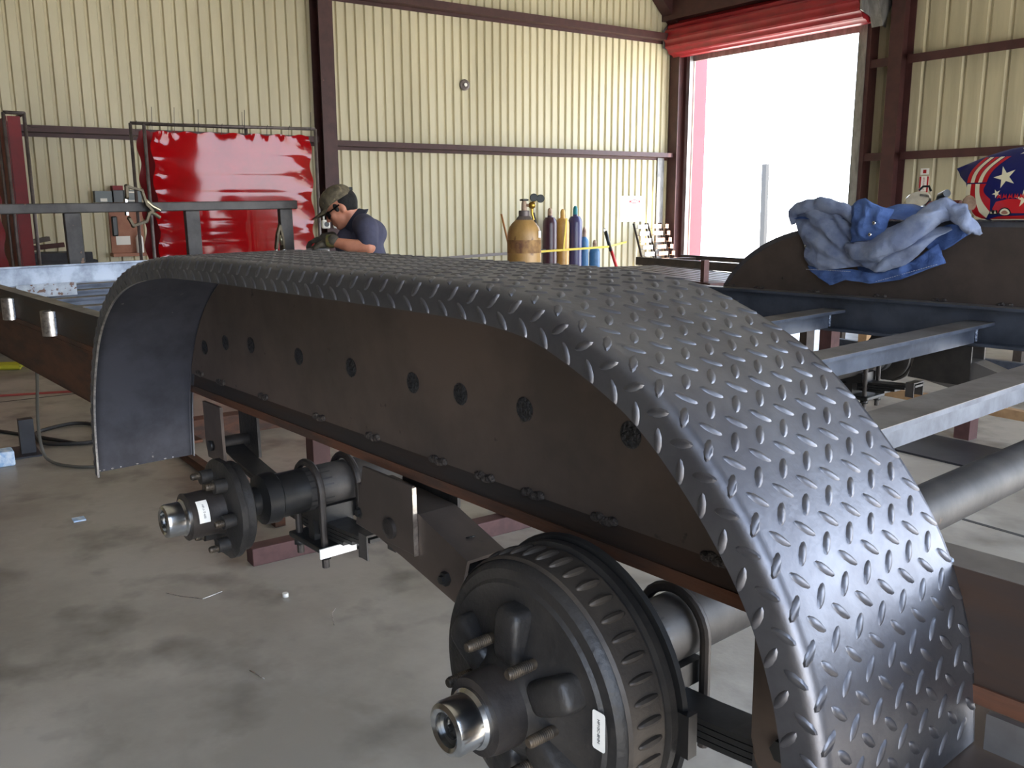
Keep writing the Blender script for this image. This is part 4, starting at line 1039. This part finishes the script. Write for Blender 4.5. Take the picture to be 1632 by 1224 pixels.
# ================================================================== GAS CYLINDERS
def cyl_prof(r, h, neck=0.035): return [(r*0.9, 0), (r, 0.015), (r, h-r*1.15), (r*0.97, h-r*0.9), (r*0.86, h-r*0.58), (r*0.66, h-r*0.28), (neck*1.25, h-0.03), (neck*1.1, h)]
bc = root('oxygen_cylinder', 'large rusty tan gas cylinder with brass gauges, nearest of the cylinders', 'gas cylinder', (-5.17, 3.75, 0))
bx, by = -5.17, 3.75
part('tank', MB().lathe([(0.11, 0), (0.119, 0.02), (0.119, 1.26), (0.115, 1.30), (0.104, 1.335), (0.085, 1.362), (0.060, 1.385), (0.052, 1.395)], (bx, by, 0), (0, 0, 1), 40), 'bottle_tan', bc)
part('rust_band', MB().lathe([(0.1191, 1.16), (0.1195, 1.18), (0.1197, 1.235), (0.1191, 1.25)], (bx, by, 0), (0, 0, 1), 40, cap=False), 'bottle_rust', bc)
part('neck_collar', MB().lathe([(0.058, 1.375), (0.060, 1.385), (0.046, 1.405), (0.038, 1.412), (0.038, 1.445), (0.034, 1.45)], (bx, by, 0), (0, 0, 1), 28), 'pipe_grey', bc)
m = MB(); m.tube([(bx, by, 1.445), (bx, by, 1.50), (bx, by, 1.52)], [0.02, 0.018, 0.012], 14); q = ER; m.tube([Vector((bx, by, 1.485)), Vector((bx, by, 1.485))+q*0.05], 0.011, 10)
vl = part('valve', m, 'cap_tan', bc)
part('hand_wheel', MB().lathe([(0.028, 0), (0.032, 0.004), (0.032, 0.010), (0.02, 0.014)], (bx, by, 1.515), (0, 0, 1), 8), 'regulator_black', vl)
m = MB(); c0 = Vector((bx, by, 1.485))+q*0.055
m.ball(c0, (0.026, 0.026, 0.026)); m.tube([c0, c0+q*0.02+Vector((0, 0, 0.04))], 0.01, 8); m.tube([c0, c0+Vector((0, 0, -0.05)), c0+q*0.012+Vector((0, 0, -0.10))], 0.009, 8)
rg = part('regulator', m, 'brass', bc)
for (dq, dz) in ((0.012, 0.052), (0.058, 0.045)):
    c1 = c0+q*dq+Vector((0, 0, dz)); part('gauge', MB().lathe([(0.026, 0), (0.028, 0.005), (0.028, 0.026), (0.024, 0.03)], c1+EF*0.0, tuple(-EF), 24), 'regulator_black', rg)
part('hose', MB().tube([c0+Vector((0, 0, -0.05))+q*0.01, c0+q*0.025+Vector((0, 0, -0.12)), c0+q*0.04+Vector((0, 0, -0.22)), c0+q*0.055+Vector((0, 0, -0.5)), Vector((bx, by, 0.3))+q*0.14], 0.008, 8), 'hose_black', bc)
m = MB()
for k in range(6): pass
a0 = math.atan2(-0.577, 0.817)
rs = [[Vector((bx+0.1195*math.cos(a), by+0.1195*math.sin(a), z)) for z in (1.265, 1.31)] for a in [0.35+0.1*k for k in range(5)]]
part('label_patch', MB().rings([[p for p in r] for r in rs], closed=False, cap=False), 'paper', bc)
def cylinder(x, y, r, h, body, capm, label, collar=None, capr=0.040, caph=0.13, colr=None):
    c = root('gas_cylinder', label, 'gas cylinder', (x, y, 0), 'gas cylinders against the back wall')
    part('tank', MB().lathe(cyl_prof(r, h), (x, y, 0), (0, 0, 1), 28), body, c)
    part('valve_cap', MB().lathe([(capr*0.9, 0), (capr, 0.01), (capr, caph*0.6), (capr*0.8, caph*0.85), (capr*0.4, caph)], (x, y, h-0.01), (0, 0, 1), 16), capm, c)
    if colr: part('shoulder_ring', MB().lathe([(r*0.985, h-r*1.05), (r*0.88, h-r*0.62), (r*0.68, h-r*0.3)], (x, y, 0), (0, 0, 1), 28, cap=False), colr, c).scale = (1, 1, 1)
    return c
cylinder(-12.08, 9.29, 0.120, 1.30, 'bottle_maroon', 'cap_tan', 'dark maroon gas cylinder, leftmost against the back wall')
cylinder(-12.08, 9.56, 0.112, 1.28, 'bottle_yellow', 'bottle_yellow', 'yellow gas cylinder between the maroon and navy ones by the back wall')
cylinder(-12.08, 9.83, 0.118, 1.31, 'bottle_navy', 'cap_teal', 'navy gas cylinder with teal cap against the back wall', caph=0.15)
cylinder(-12.10, 10.05, 0.075, 0.93, 'bottle_blue', 'cap_tan', 'slim blue gas cylinder with rusty cap right of the navy one', capr=0.035, caph=0.17)
cylinder(-12.06, 10.25, 0.095, 0.76, 'bottle_blue', 'cap_tan', 'shortest blue gas cylinder, rightmost against the back wall', capr=0.036, caph=0.12)
m = MB(); xw = -11.93
m.beam((xw+0.0, 8.95, 0.72), (xw+0.0, 10.45, 0.755), 0.006, 0.035); m.beam((xw, 10.45, 0.755), (XB+0.05, 11.25, 0.80), 0.006, 0.03)
solo('ratchet_strap', m, 'strap_yellow', 'yellow strap stretched across the gas cylinders by the back wall', 'strap')
m = MB(); m.beam((XB+0.05, 5.9, 0.62), (-12.0, 8.95, 0.72), 0.008, 0.045); solo('strap_tail', m, 'strap_grey', 'grey strap running along the back wall left of the cylinders', 'strap')
m = MB(); m.box((-11.98, 8.86, 0.69), (-11.93, 9.10, 0.76)); solo('ratchet_buckle', m, 'hose_black', 'black ratchet buckle on the strap beside the maroon cylinder', 'buckle', bev=0.01)
m = MB(); m.beam((xw+0.005, 9.46, 0.72), (xw+0.005, 9.52, 1.25), 0.004, 0.03); solo('hanging_strap', m, 'strap_yellow', 'yellow strap end hanging over the maroon and yellow cylinders', 'strap')
solo('broom_handle', MB().tube([(-12.15, 8.36, 1.33), (-12.10, 8.70, 0.0)], 0.016, 10), 'wood', 'orange wooden handle leaning on the back wall left of the big cylinder', 'stick')
jk = root('floor_jack', 'red floor jack handle with black grip behind the steel table', 'jack', (-11.9, 10.6, 0))
part('handle', MB().tube([(-11.95, 10.52, 0.72), (-11.9, 10.70, 0.22)], 0.028, 10), 'red_paint', jk); part('grip', MB().tube([(-11.98, 10.42, 1.02), (-11.95, 10.53, 0.68)], 0.032, 10), 'regulator_black', jk)
part('chassis', MB().box((-12.0, 10.35, 0.02), (-11.75, 10.85, 0.22)), 'red_paint', jk, bev=0.01); part('hook', MB().tube([(-11.985, 10.40, 1.01), (-11.99, 10.39, 1.06), (-11.98, 10.42, 1.06)], 0.01, 8), 'chrome', jk)

# ---- leaning bin racks
def bin_rack(y0, lab, mt, w_):
    r = root('parts_rack', lab, 'rack', (-12.0, y0, 0), 'leaning racks by the corner')
    lean = lambda y, z: (XB+0.12+0.28*(1-z/1.15), y+0.16*(1-z/1.15), z)
    m = MB(); m.beam(lean(y0, 0.02), lean(y0, 1.13), 0.03, 0.03); m.beam(lean(y0+w_, 0.02), lean(y0+w_, 1.13), 0.03, 0.03); part('rail', m, 'wire', r)
    for k in range(9):
        z = 0.06+0.122*k; m = MB(); a = Vector(lean(y0+0.02, z)); b = Vector(lean(y0+w_-0.02, z+0.08))
        m.box((a.x-0.02, a.y, a.z), (a.x+0.07, b.y, a.z+0.008)); m.box((a.x+0.06, a.y, a.z), (a.x+0.068, b.y, a.z+0.075)); part('bin', m, mt, r)
    return r
bin_rack(11.34, 'leaning rack of grey trays, left one near the wall corner', 'rack_grey', 0.29)
bin_rack(11.69, 'leaning rack of coppery trays, middle one near the wall corner', 'rack_tan', 0.28)
bin_rack(12.02, 'leaning rack of coppery trays, tight against the wall corner', 'rack_tan', 0.13)
# notices on the back wall
no = root('wall_notice', 'white notice with a red emblem taped to the back wall near the corner', 'notice', (XB+0.006, 11.42, 1.16))
part('sheet', MB().box((XB+0.002, 11.12, 1.16), (XB+0.006, 11.70, 1.62)), 'sign_white', no)
m = MB()
ov = [(11.46+0.09*math.cos(t), 1.52+0.035*math.sin(t)) for t in [2*PI*k/24 for k in range(24)]]; iv = [(11.46+0.07*math.cos(t), 1.52+0.022*math.sin(t)) for t in [2*PI*k/24 for k in range(24)]]
m.add([(XB+0.007, a, b) for a, b in ov]+[(XB+0.007, a, b) for a, b in iv], [(i, (i+1) % 24, 24+(i+1) % 24, 24+i) for i in range(24)])
m.box((XB+0.0062, 11.34, 1.50), (XB+0.0072, 11.37, 1.54)); m.box((XB+0.0062, 11.56, 1.50), (XB+0.0072, 11.60, 1.54)); part('emblem', m, 'sign_red', no)
m = MB()
for k in range(5): m.box((XB+0.0062, 11.2+0.09*k, 1.24), (XB+0.007, 11.21+0.09*k, 1.36)); m.box((XB+0.0062, 11.30+0.05*k, 1.42-0.01*k), (XB+0.007, 11.33+0.05*k, 1.425-0.01*k))
part('print_lines', m, 'ink', no)

# fire extinguisher arrow sign on the right wall
fs = root('fire_extinguisher_sign', 'small red and white fire extinguisher arrow sign on the right wall', 'sign', (-7.530, YR-0.005, 1.60))
m = MB().prism([(-7.610, 1.58), (-7.460, 1.58), (-7.460, 1.86), (-7.610, 1.86)], xz, YR-0.012, YR-0.008); m.box((-7.600, YR-0.012, 1.88), (-7.470, YR-0.008, 1.97)); part('plate', m, 'sign_white', fs)
m = MB(); m.prism([(-7.535, 1.585), (-7.465, 1.63), (-7.605, 1.63)], xz, YR-0.014, YR-0.012); m.prism([(-7.605, 1.63), (-7.465, 1.63), (-7.465, 1.64), (-7.605, 1.64)], xz, YR-0.014, YR-0.012)
m.box((-7.605, YR-0.014, 1.64), (-7.580, YR-0.012, 1.855)); m.box((-7.490, YR-0.014, 1.64), (-7.465, YR-0.012, 1.855)); m.box((-7.560, YR-0.014, 1.90), (-7.510, YR-0.012, 1.95)); part('arrow', m, 'sign_red', fs)
vs, fz = text_mesh('FIRE EXTINGUISHER', 0.042); sc = 0.5
m = MB().add([Vector((-7.535-v.y*0.9, YR-0.0145+v.z, 1.75-v.x*0.5)) for v in vs], fz); part('lettering', m, 'sign_red', fs)

# round disc on the back wall
dk = root('wall_disc', 'round grey disc with pale centre fixed high on the back wall', 'disc', (XB+0.01, 7.85, 3.2))
part('rim', MB().lathe([(0.085, 0), (0.085, 0.02), (0.06, 0.03)], (XB+0.0, 7.85, 3.30), (1, 0, 0), 24), 'pipe_grey', dk); part('centre', MB().lathe([(0.028, 0), (0.028, 0.015)], (XB+0.03, 7.85, 3.30), (1, 0, 0), 16), 'sign_white', dk)
# outlet boxes behind the man
ob = root('outlet_box', 'white round outlet box on a conduit behind the man', 'outlet', (XB+0.2, 5.30, 1.15), 'outlet boxes on the column')
for dy in (0.0, 0.17):
    part('box', MB().box((XB+0.31, 5.24+dy, 1.16), (XB+0.37, 5.36+dy, 1.28)), 'sign_white', ob, bev=0.02); part('socket', MB().lathe([(0.035, 0), (0.035, 0.01)], (XB+0.37, 5.30+dy, 1.22), (1, 0, 0), 16), 'regulator_black', ob)
part('conduit', MB().tube([(XB+0.34, 5.27, 1.28), (XB+0.34, 5.26, 1.5)], 0.015, 8), 'sign_white', ob)

# ================================================================== WELDING CURTAINS
def curtain(name, lab, x, y0, y1, z0, z1, mt, wave=0.02, group=None, seams=()):
    r = root(name, lab, 'welding curtain', (x, (y0+y1)/2, 0), group)
    rs = []; NY, NZ = 60, 170
    for j in range(NZ+1):
        t = j/NZ; z = z0+(z1-z0)*t; row = []
        for i in range(NY+1):
            s_ = i/NY; y = y0+(y1-y0)*s_
            e = min(s_, 1-s_); edge = math.exp(-e*22)
            sc = 0.5*(1+math.cos(2*PI*t*7)); pull = 0.028*edge*sc
            y += pull*(1 if s_ < 0.5 else -1)
            zz = z - 0.018*math.exp(-(1-t)*26)*0.5*(1+math.cos(2*PI*s_*7))
            X = x + wave*(0.35*math.sin(s_*5+1)+math.exp(-e*14)*math.sin(t*44+s_*9)*0.55+math.exp(-(1-t)*38)*math.sin(s_*44+3*math.sin(s_*9))*0.22+math.exp(-t*14)*math.sin(s_*30+t*9)*0.4)
            for zc in seams: X -= 0.0007*math.exp(-((z-zc)/0.011)**2)
            row.append(Vector((X, y, zz)))
        rs.append(row)
    m = MB(); m.rings(rs, closed=False, cap=False); part('vinyl_sheet', m, mt, r, ang=2.5)
    fr = MB(); b = 0.035
    fr.tube([(x, y0-b, 0.03), (x, y0-b, z1+0.05)], 0.014, 10); fr.tube([(x, y1+b, 0.03), (x, y1+b, z1+0.05)], 0.014, 10); fr.tube([(x, y0-b, z1+0.05), (x, y1+b, z1+0.05)], 0.014, 10); fr.tube([(x, y0-b, 0.12), (x, y1+b, 0.12)], 0.014, 10)
    for y in (y0-b, y1+b): fr.tube([(x-0.12, y, 0.014), (x+0.12, y, 0.014)], 0.014, 8)
    part('pipe_frame', fr, 'pipe_grey', r)
    for k in range(8):
        y = y0+(y1-y0)*(k+0.05)/7.1; part('wire_tie', MB().tube([(x, y, z1-0.02), (x+0.02, y, z1+0.05), (x+0.005, y+0.01, z1+0.07+0.12*(k % 3 == 1))], 0.0025, 5), 'wire', r)
    return r
cmain = curtain('welding_curtain', 'shiny red vinyl welding curtain in a pipe frame behind the man', -7.9, 1.99, 3.33, 0.15, 2.10, 'vinyl', 0.022, None, (1.93, 1.74, 1.60, 1.36, 1.27, 1.18))
cmain.rotation_euler.z = math.radians(-10.5)
curtain('welding_curtain', 'second red vinyl curtain showing as a strip left of the shiny one', -8.35, 1.97, 2.9, 0.15, 2.13, 'vinyl_dark', 0.012)
lc = root('welding_screen', 'red welding screen seen almost edge-on, left of the bare wall bay', 'welding curtain', (-10.0, 1.27, 0))
m = MB(); m.box((-10.01, 1.215, 0.1), (-10.0, 1.325, 2.33)); m.box((-11.2, 1.20, 0.1), (-10.0, 1.21, 2.33)); part('vinyl_sheet', m, 'vinyl_dark', lc)
m = MB(); m.tube([(-9.99, 1.185, 0.03), (-9.99, 1.185, 2.36)], 0.017, 10); m.tube([(-9.99, 1.36, 0.03), (-9.99, 1.36, 2.36)], 0.017, 10); m.tube([(-9.99, 1.185, 2.36), (-9.99, 1.36, 2.36)], 0.017, 10); m.tube([(-11.22, 1.36, 0.03), (-11.22, 1.36, 2.36)], 0.017, 10); m.tube([(-9.99, 1.36, 2.36), (-11.22, 1.36, 2.36)], 0.017, 10); m.tube([(-9.99, 1.185, 0.12), (-9.99, 1.36, 0.12)], 0.017, 10)
m.tube([(-10.2, 1.36, 0.017), (-9.8, 1.36, 0.017)], 0.017, 8); part('pipe_frame', m, 'pipe_grey', lc)
part('wire_tie', MB().tube([(-9.99, 1.36, 2.26), (-9.98, 1.42, 2.23), (-9.99, 1.49, 2.24)], 0.003, 5), 'wire', lc)
curtain('welding_curtain', 'dull see-through red curtain at the left edge of the photo', -10.05, -0.6, 1.10, 0.15, 2.30, 'vinyl_dark', 0.01)

# ---- board and boxes on the back wall, left bay
bd = root('tool_board', 'brown board with papers on the wall left of the red curtain', 'board', (XB+0.05, 2.6, 0.85))
part('panel', MB().box((XB+0.002, 2.52, 0.86), (XB+0.03, 2.92, 1.62)), 'board_brown', bd); part('paper_sheet', MB().box((XB+0.031, 2.58, 1.00), (XB+0.034, 2.75, 1.11)), 'sign_white', bd)
part('shelf', MB().box((XB+0.002, 2.50, 0.86), (XB+0.2, 2.90, 0.90)), 'board_brown', bd)
solo('brush', MB().box((XB+0.05, 2.535, 1.11), (XB+0.09, 2.605, 1.36)), 'regulator_black', 'black bristle brush hanging on the brown wall board', 'brush', bev=0.015)
m = MB(); m.lathe([(0.045, 0), (0.045, 0.19), (0.02, 0.23), (0.015, 0.27)], (XB+0.12, 2.84, 0.90), (0, 0, 1), 16); solo('spray_bottle', m, 'sign_white', 'white bottle standing on the shelf of the brown wall board', 'bottle')
g1 = root('switch_box', 'grey metal switch box with a white sticker above the rack tube', 'electrical box', (XB+0.1, 2.46, 1.5)); part('box', MB().box((XB+0.002, 2.36, 1.53), (XB+0.12, 2.56, 1.67)), 'grey_box', g1, bev=0.004); part('sticker', MB().box((XB+0.121, 2.42, 1.54), (XB+0.124, 2.50, 1.58)), 'sign_white', g1)
g2 = root('receptacle_box', 'black and red box between two grey boxes above the rack tube', 'electrical box', (XB+0.1, 2.62, 1.5)); part('box', MB().box((XB+0.002, 2.57, 1.53), (XB+0.14, 2.69, 1.68)), 'regulator_black', g2, bev=0.004); part('top_band', MB().box((XB+0.01, 2.57, 1.68), (XB+0.145, 2.69, 1.735)), 'vinyl_dark', g2)
g3 = root('meter_box', 'grey box with a clear square cover nearest the red curtain', 'electrical box', (XB+0.1, 2.8, 1.5)); part('box', MB().box((XB+0.002, 2.70, 1.53), (XB+0.12, 2.91, 1.68)), 'grey_box', g3, bev=0.004); part('cover', MB().box((XB+0.12, 2.71, 1.54), (XB+0.15, 2.85, 1.665)), 'sign_white', g3, bev=0.012); part('window', MB().box((XB+0.15, 2.73, 1.56), (XB+0.155, 2.83, 1.645)), 'grey_box', g3)

# ---- steel stock in the left bay
for k, (y, z, h, yy) in enumerate(((1.50, 0.40, 0.10, 0.60), (1.52, 0.51, 0.10, 0.58), (1.46, 0.62, 0.09, 0.6))):
    pass
sr = root('stock_shelf', 'low shelf of steel stock under the bare wall in the left bay', 'shelf', (-11.6, 1.6, 0))
m = MB()
for y in (1.25, 2.1):
    for x in (-11.9, -11.4): m.box((x-0.03, y-0.03, 0), (x+0.03, y+0.03, 0.88))
m.box((-11.95, 1.2, 0.82), (-11.35, 2.15, 0.88)); m.box((-11.95, 1.2, 0.40), (-11.35, 2.15, 0.45)); part('shelf_frame', m, 'black_plate', sr)
labs = ['dark steel bar lying nearest on the low stock shelf', 'dark steel bar in the middle of the low stock shelf', 'dark steel bar at the back of the low stock shelf']
for k in range(3): solo('steel_bar', MB().box((-11.45-0.16*k, 1.25, 0.881), (-11.35-0.16*k, 2.1-0.1*k, 0.97)), 'black_plate', labs[k], 'steel bar', 'bars on the stock shelf')
solo('angle_bar', MB().beam((-11.45, 1.2, 1.00), (-11.4, 1.82, 1.06), 0.12, 0.05), 'red_oxide', 'reddish steel bar lying on top of the dark stock', 'steel bar')
solo('angle_bar', MB().beam((-11.7, 1.15, 1.02), (-11.75, 1.72, 1.12), 0.12, 0.05), 'panel_steel', 'brownish steel bar tilted above the reddish one', 'steel bar')

# ================================================================== STEEL TABLE beyond the trailer
tb = root('steel_table', 'dark steel welding table between the trailer and the open doorway', 'table', (-5.3, 5.1, 0))
ang_t = math.atan2(4.47-4.87, 2.0); TMt = Matrix.Translation((-6.1, 4.87, 0)) @ Matrix.Rotation(ang_t, 4, 'Z')
m = MB()
for k in range(9): m.box((0, 0.03+0.1*k, 0.935), (2.04, 0.10+0.1*k, 0.947), TMt)
part('slat_top', m, 'table_steel', tb)
m = MB(); m.box((0, 0, 0.86), (2.04, 0.012, 0.95), TMt); m.box((0, 0.93, 0.86), (2.04, 0.942, 0.95), TMt); m.box((0, 0, 0.86), (0.012, 0.94, 0.95), TMt); m.box((2.03, 0, 0.86), (2.04, 0.94, 0.95), TMt); part('apron', m, 'table_steel', tb)
for (x, y) in ((0.03, 0.03), (1.95, 0.03), (0.03, 0.86), (1.95, 0.86)): part('leg', MB().box((x, y, 0.0), (x+0.07, y+0.07, 0.86), TMt), 'table_steel', tb)
m = MB().box((1.78, 0.05, 0.952), (1.98, 0.2, 0.972), TMt); m.box((1.84, 0.07, 0.972), (1.88, 0.11, 1.12), TMt); solo('table_stop', m, 'red_oxide', 'upright steel stop on the right corner of the steel table', 'fixture')
wt = root('work_trestle', 'long steel trestle across the foot of the bright doorway', 'trestle', (-6.0, 8.6, 0))
part('top_rail', MB().box((-8.6, 8.0, 0.72), (-3.6, 8.06, 0.82)), 'table_steel', wt); part('top_rail', MB().box((-8.6, 8.8, 0.76), (-3.6, 8.86, 0.82)), 'table_steel', wt)
for x in (-8.4, -7.0, -5.6, -4.2): part('leg', MB().box((x, 8.0, 0), (x+0.08, 8.06, 0.72)), 'table_steel', wt); part('leg', MB().box((x, 8.8, 0), (x+0.08, 8.86, 0.76)), 'table_steel', wt); part('cross_piece', MB().box((x, 8.06, 0.74), (x+0.08, 8.8, 0.80)), 'table_steel', wt)

# ================================================================== FLOOR ITEMS
# stands carrying the trailer
def stand(x, y, w_, lab, zt, mt='red_oxide'):
    r = root('support_stand', lab, 'stand', (x, y, 0), 'steel stands under the trailer')
    part('sill', MB().box((x-0.04, y-w_/2, 0), (x+0.04, y+w_/2, 0.078)), mt, r, bev=0.004); part('post', MB().box((x-0.04, y-0.04, 0.078), (x+0.04, y+0.04, zt)), mt, r, bev=0.004)
    part('saddle', MB().box((x-0.06, y-0.16, zt), (x+0.06, y+0.16, zt+0.012)), mt, r); return r
stand(-3.60, 1.50, 0.66, 'reddish steel stand on the floor behind the near spring', 1.03)
stand(-3.3, 2.3, 0.66, 'reddish steel stand under the far rail of the trailer', 0.83)
stand(0.35, 1.0, 0.66, 'steel stand under the near end of the near rail', 1.03)
stand(0.3, 2.7, 0.66, 'steel stand under the near end of the far rail', 1.03)
solo('angle_iron', MB().beam((-5.9, 1.40, 0.03), (-3.95, 1.44, 0.03), 0.05, 0.05), 'rust_steel', 'rusty angle iron lying on the floor behind the bare hub', 'angle iron')
solo('steel_beam', MB().box((-5.95, 1.45, 0), (-5.83, 2.3, 0.13)), 'rust_steel', 'brown beam on the floor seen beneath the left end of the near fender', 'beam')
# far side frames
ff = root('steel_sawhorse', 'brown steel sawhorse frame on the floor beyond the trailer', 'sawhorse', (-3.2, 5.6, 0))
part('top_beam', MB().box((-5.2, 5.55, 0.62), (-1.0, 5.67, 0.74)), 'red_oxide', ff)
for x in (-5.0, -4.0, -2.94, -2.2, -1.3): part('leg', MB().box((x-0.05, 5.6, 0), (x+0.05, 5.70, 0.62)), 'red_oxide', ff)
part('lower_rail', MB().box((-5.2, 5.72, 0.16), (-1.0, 5.78, 0.22)), 'timber', ff)
f2 = root('timber_rack', 'pale timber and steel rack standing behind the brown sawhorse', 'rack', (-2.6, 6.9, 0))
for x in (-4.6, -3.7, -2.9, -1.9): part('upright', MB().box((x, 6.9, 0), (x+0.08, 6.98, 0.7)), 'timber', f2)
part('rail', MB().box((-4.9, 6.85, 0.52), (-1.2, 6.9, 0.60)), 'timber', f2); part('rail', MB().box((-4.9, 6.98, 0.20), (-1.2, 7.03, 0.30)), 'blue_steel', f2)
solo('black_plate', MB().add([(-3.95, 5.0, 0.012), (-3.9, 5.53, 0.012), (-1.4, 5.53, 0.012), (-1.7, 5.0, 0.012), (-3.95, 5.0, 0.0), (-3.9, 5.53, 0.0), (-1.4, 5.53, 0.0), (-1.7, 5.0, 0.0)], [(3, 2, 1, 0), (4, 5, 6, 7), (0, 1, 5, 4), (1, 2, 6, 5), (2, 3, 7, 6), (3, 0, 4, 7)]), 'black_plate', 'flat black steel plate on the floor beyond the trailer', 'plate')
# cables and hoses
def spiral(cx, cy, r0, turns, z, n=60, sq=0.6, jit=0.03):
    return [(cx+(r0+jit*math.sin(3*t))*math.cos(t), cy+sq*(r0+jit*math.cos(2*t))*math.sin(t), z+0.004*k/n) for k, t in ((k, 2*PI*turns*k/n) for k in range(n+1))]
m = MB().tube([(-7.2, 0.40, 0.012), (-6.8, 0.58, 0.012), (-6.45, 0.78, 0.012)]+spiral(-6.42, 0.95, 0.30, 2.4, 0.014, 80, 0.75), 0.012, 8); solo('welding_cable', m, 'hose_black', 'coiled black welding cable on the floor left of the fender', 'cable')
m = MB(); zt = 0.885
pts = [(-5.55, 0.78, 0.90), (-5.62, 0.80, 0.6), (-5.72, 0.79, 0.30), (-5.78, 0.80, 0.10), (-5.72, 0.83, 0.02), (-5.55, 0.93, 0.010), (-5.48, 1.05, 0.010), (-5.58, 1.12, 0.010), (-5.75, 1.08, 0.010)]
pv = [Vector((p[0]-0.05, p[1]-0.10, p[2])) for p in pts]; sm_ = []
for i in range(len(pv)-1):
    p0 = pv[max(i-1, 0)]; p1 = pv[i]; p2 = pv[i+1]; p3 = pv[min(i+2, len(pv)-1)]
    for k in range(6):
        t = k/6; sm_.append(0.5*((2*p1)+(p2-p0)*t+(2*p0-5*p1+4*p2-p3)*t*t+(3*p1-p0-3*p2+p3)*t**3))
sm_.append(pv[-1]); m.tube(sm_, 0.009, 8); solo('hanging_cable', m, 'cable_grey', 'thin grey cable hanging from the rusty beam and looping on the floor', 'cable')
m = MB().tube([(-8.35, -0.6, 0.008), (-8.13, 0.73, 0.008), (-7.95, 1.3, 0.008), (-7.7, 1.7, 0.008)], 0.010, 8); solo('air_hose', m, 'floor_red', 'thin red hose stretched across the floor at far left', 'hose')
m = MB(); m.box((-6.15, 0.62, 0), (-6.08, 0.70, 0.22)); m.box((-6.3, 0.4, 0.0), (-6.0, 0.72, 0.01)); solo('foot_bracket', m, 'black_plate', 'small dark upright plate on the floor at far left', 'bracket')
solo('white_block', MB().box((-5.98, 0.40, 0.0), (-5.86, 0.56, 0.09)), 'white_blue', 'white and blue block on the floor at the left edge', 'block', bev=0.01)
m = MB().tube([(-9.75, 0.55, 0.03), (-9.55, 0.80, 0.03), (-9.38, 1.02, 0.04), (-9.48, 1.08, 0.05), (-9.66, 0.90, 0.03), (-9.8, 0.7, 0.03)], [0.03, 0.04, 0.035, 0.035, 0.04, 0.03], 10)
for v in m.v: v.z *= 0.7
solo('yellow_sling', m, 'yellow_web', 'yellow-green lifting sling folded on the floor at far left', 'sling')
# small debris
def wirebit(pts, lab, mt='bright_cut', r=0.0018): solo('wire_offcut', MB().tube(pts, r, 6), mt, lab, 'offcut', 'bits of wire on the floor')
wirebit([(-3.50, 0.80, 0.004), (-3.42, 0.83, 0.012), (-3.36, 0.90, 0.004), (-3.38, 0.98, 0.006)], 'curled bright wire offcut on the floor below the bare hub')
wirebit([(-2.98, 1.28, 0.004), (-2.92, 1.24, 0.02), (-2.86, 1.22, 0.004)], 'bright wire offcut on the floor left of the brake drum')
wirebit([(-2.72, 0.86, 0.003), (-2.64, 0.88, 0.003)], 'thin wire sliver on the floor nearest the brake drum')
solo('rivet_nut', MB().lathe([(0.012, 0), (0.012, 0.016)], (-3.20, 1.17, 0.0), (0, 0, 1), 8), 'sign_white', 'small pale nut on the floor between hub and brake drum', 'nut')
solo('paper_scrap', MB().box((-4.66, 0.655, 0), (-4.60, 0.71, 0.006)), 'white_blue', 'pale scrap on the floor under the left end of the fender', 'scrap')
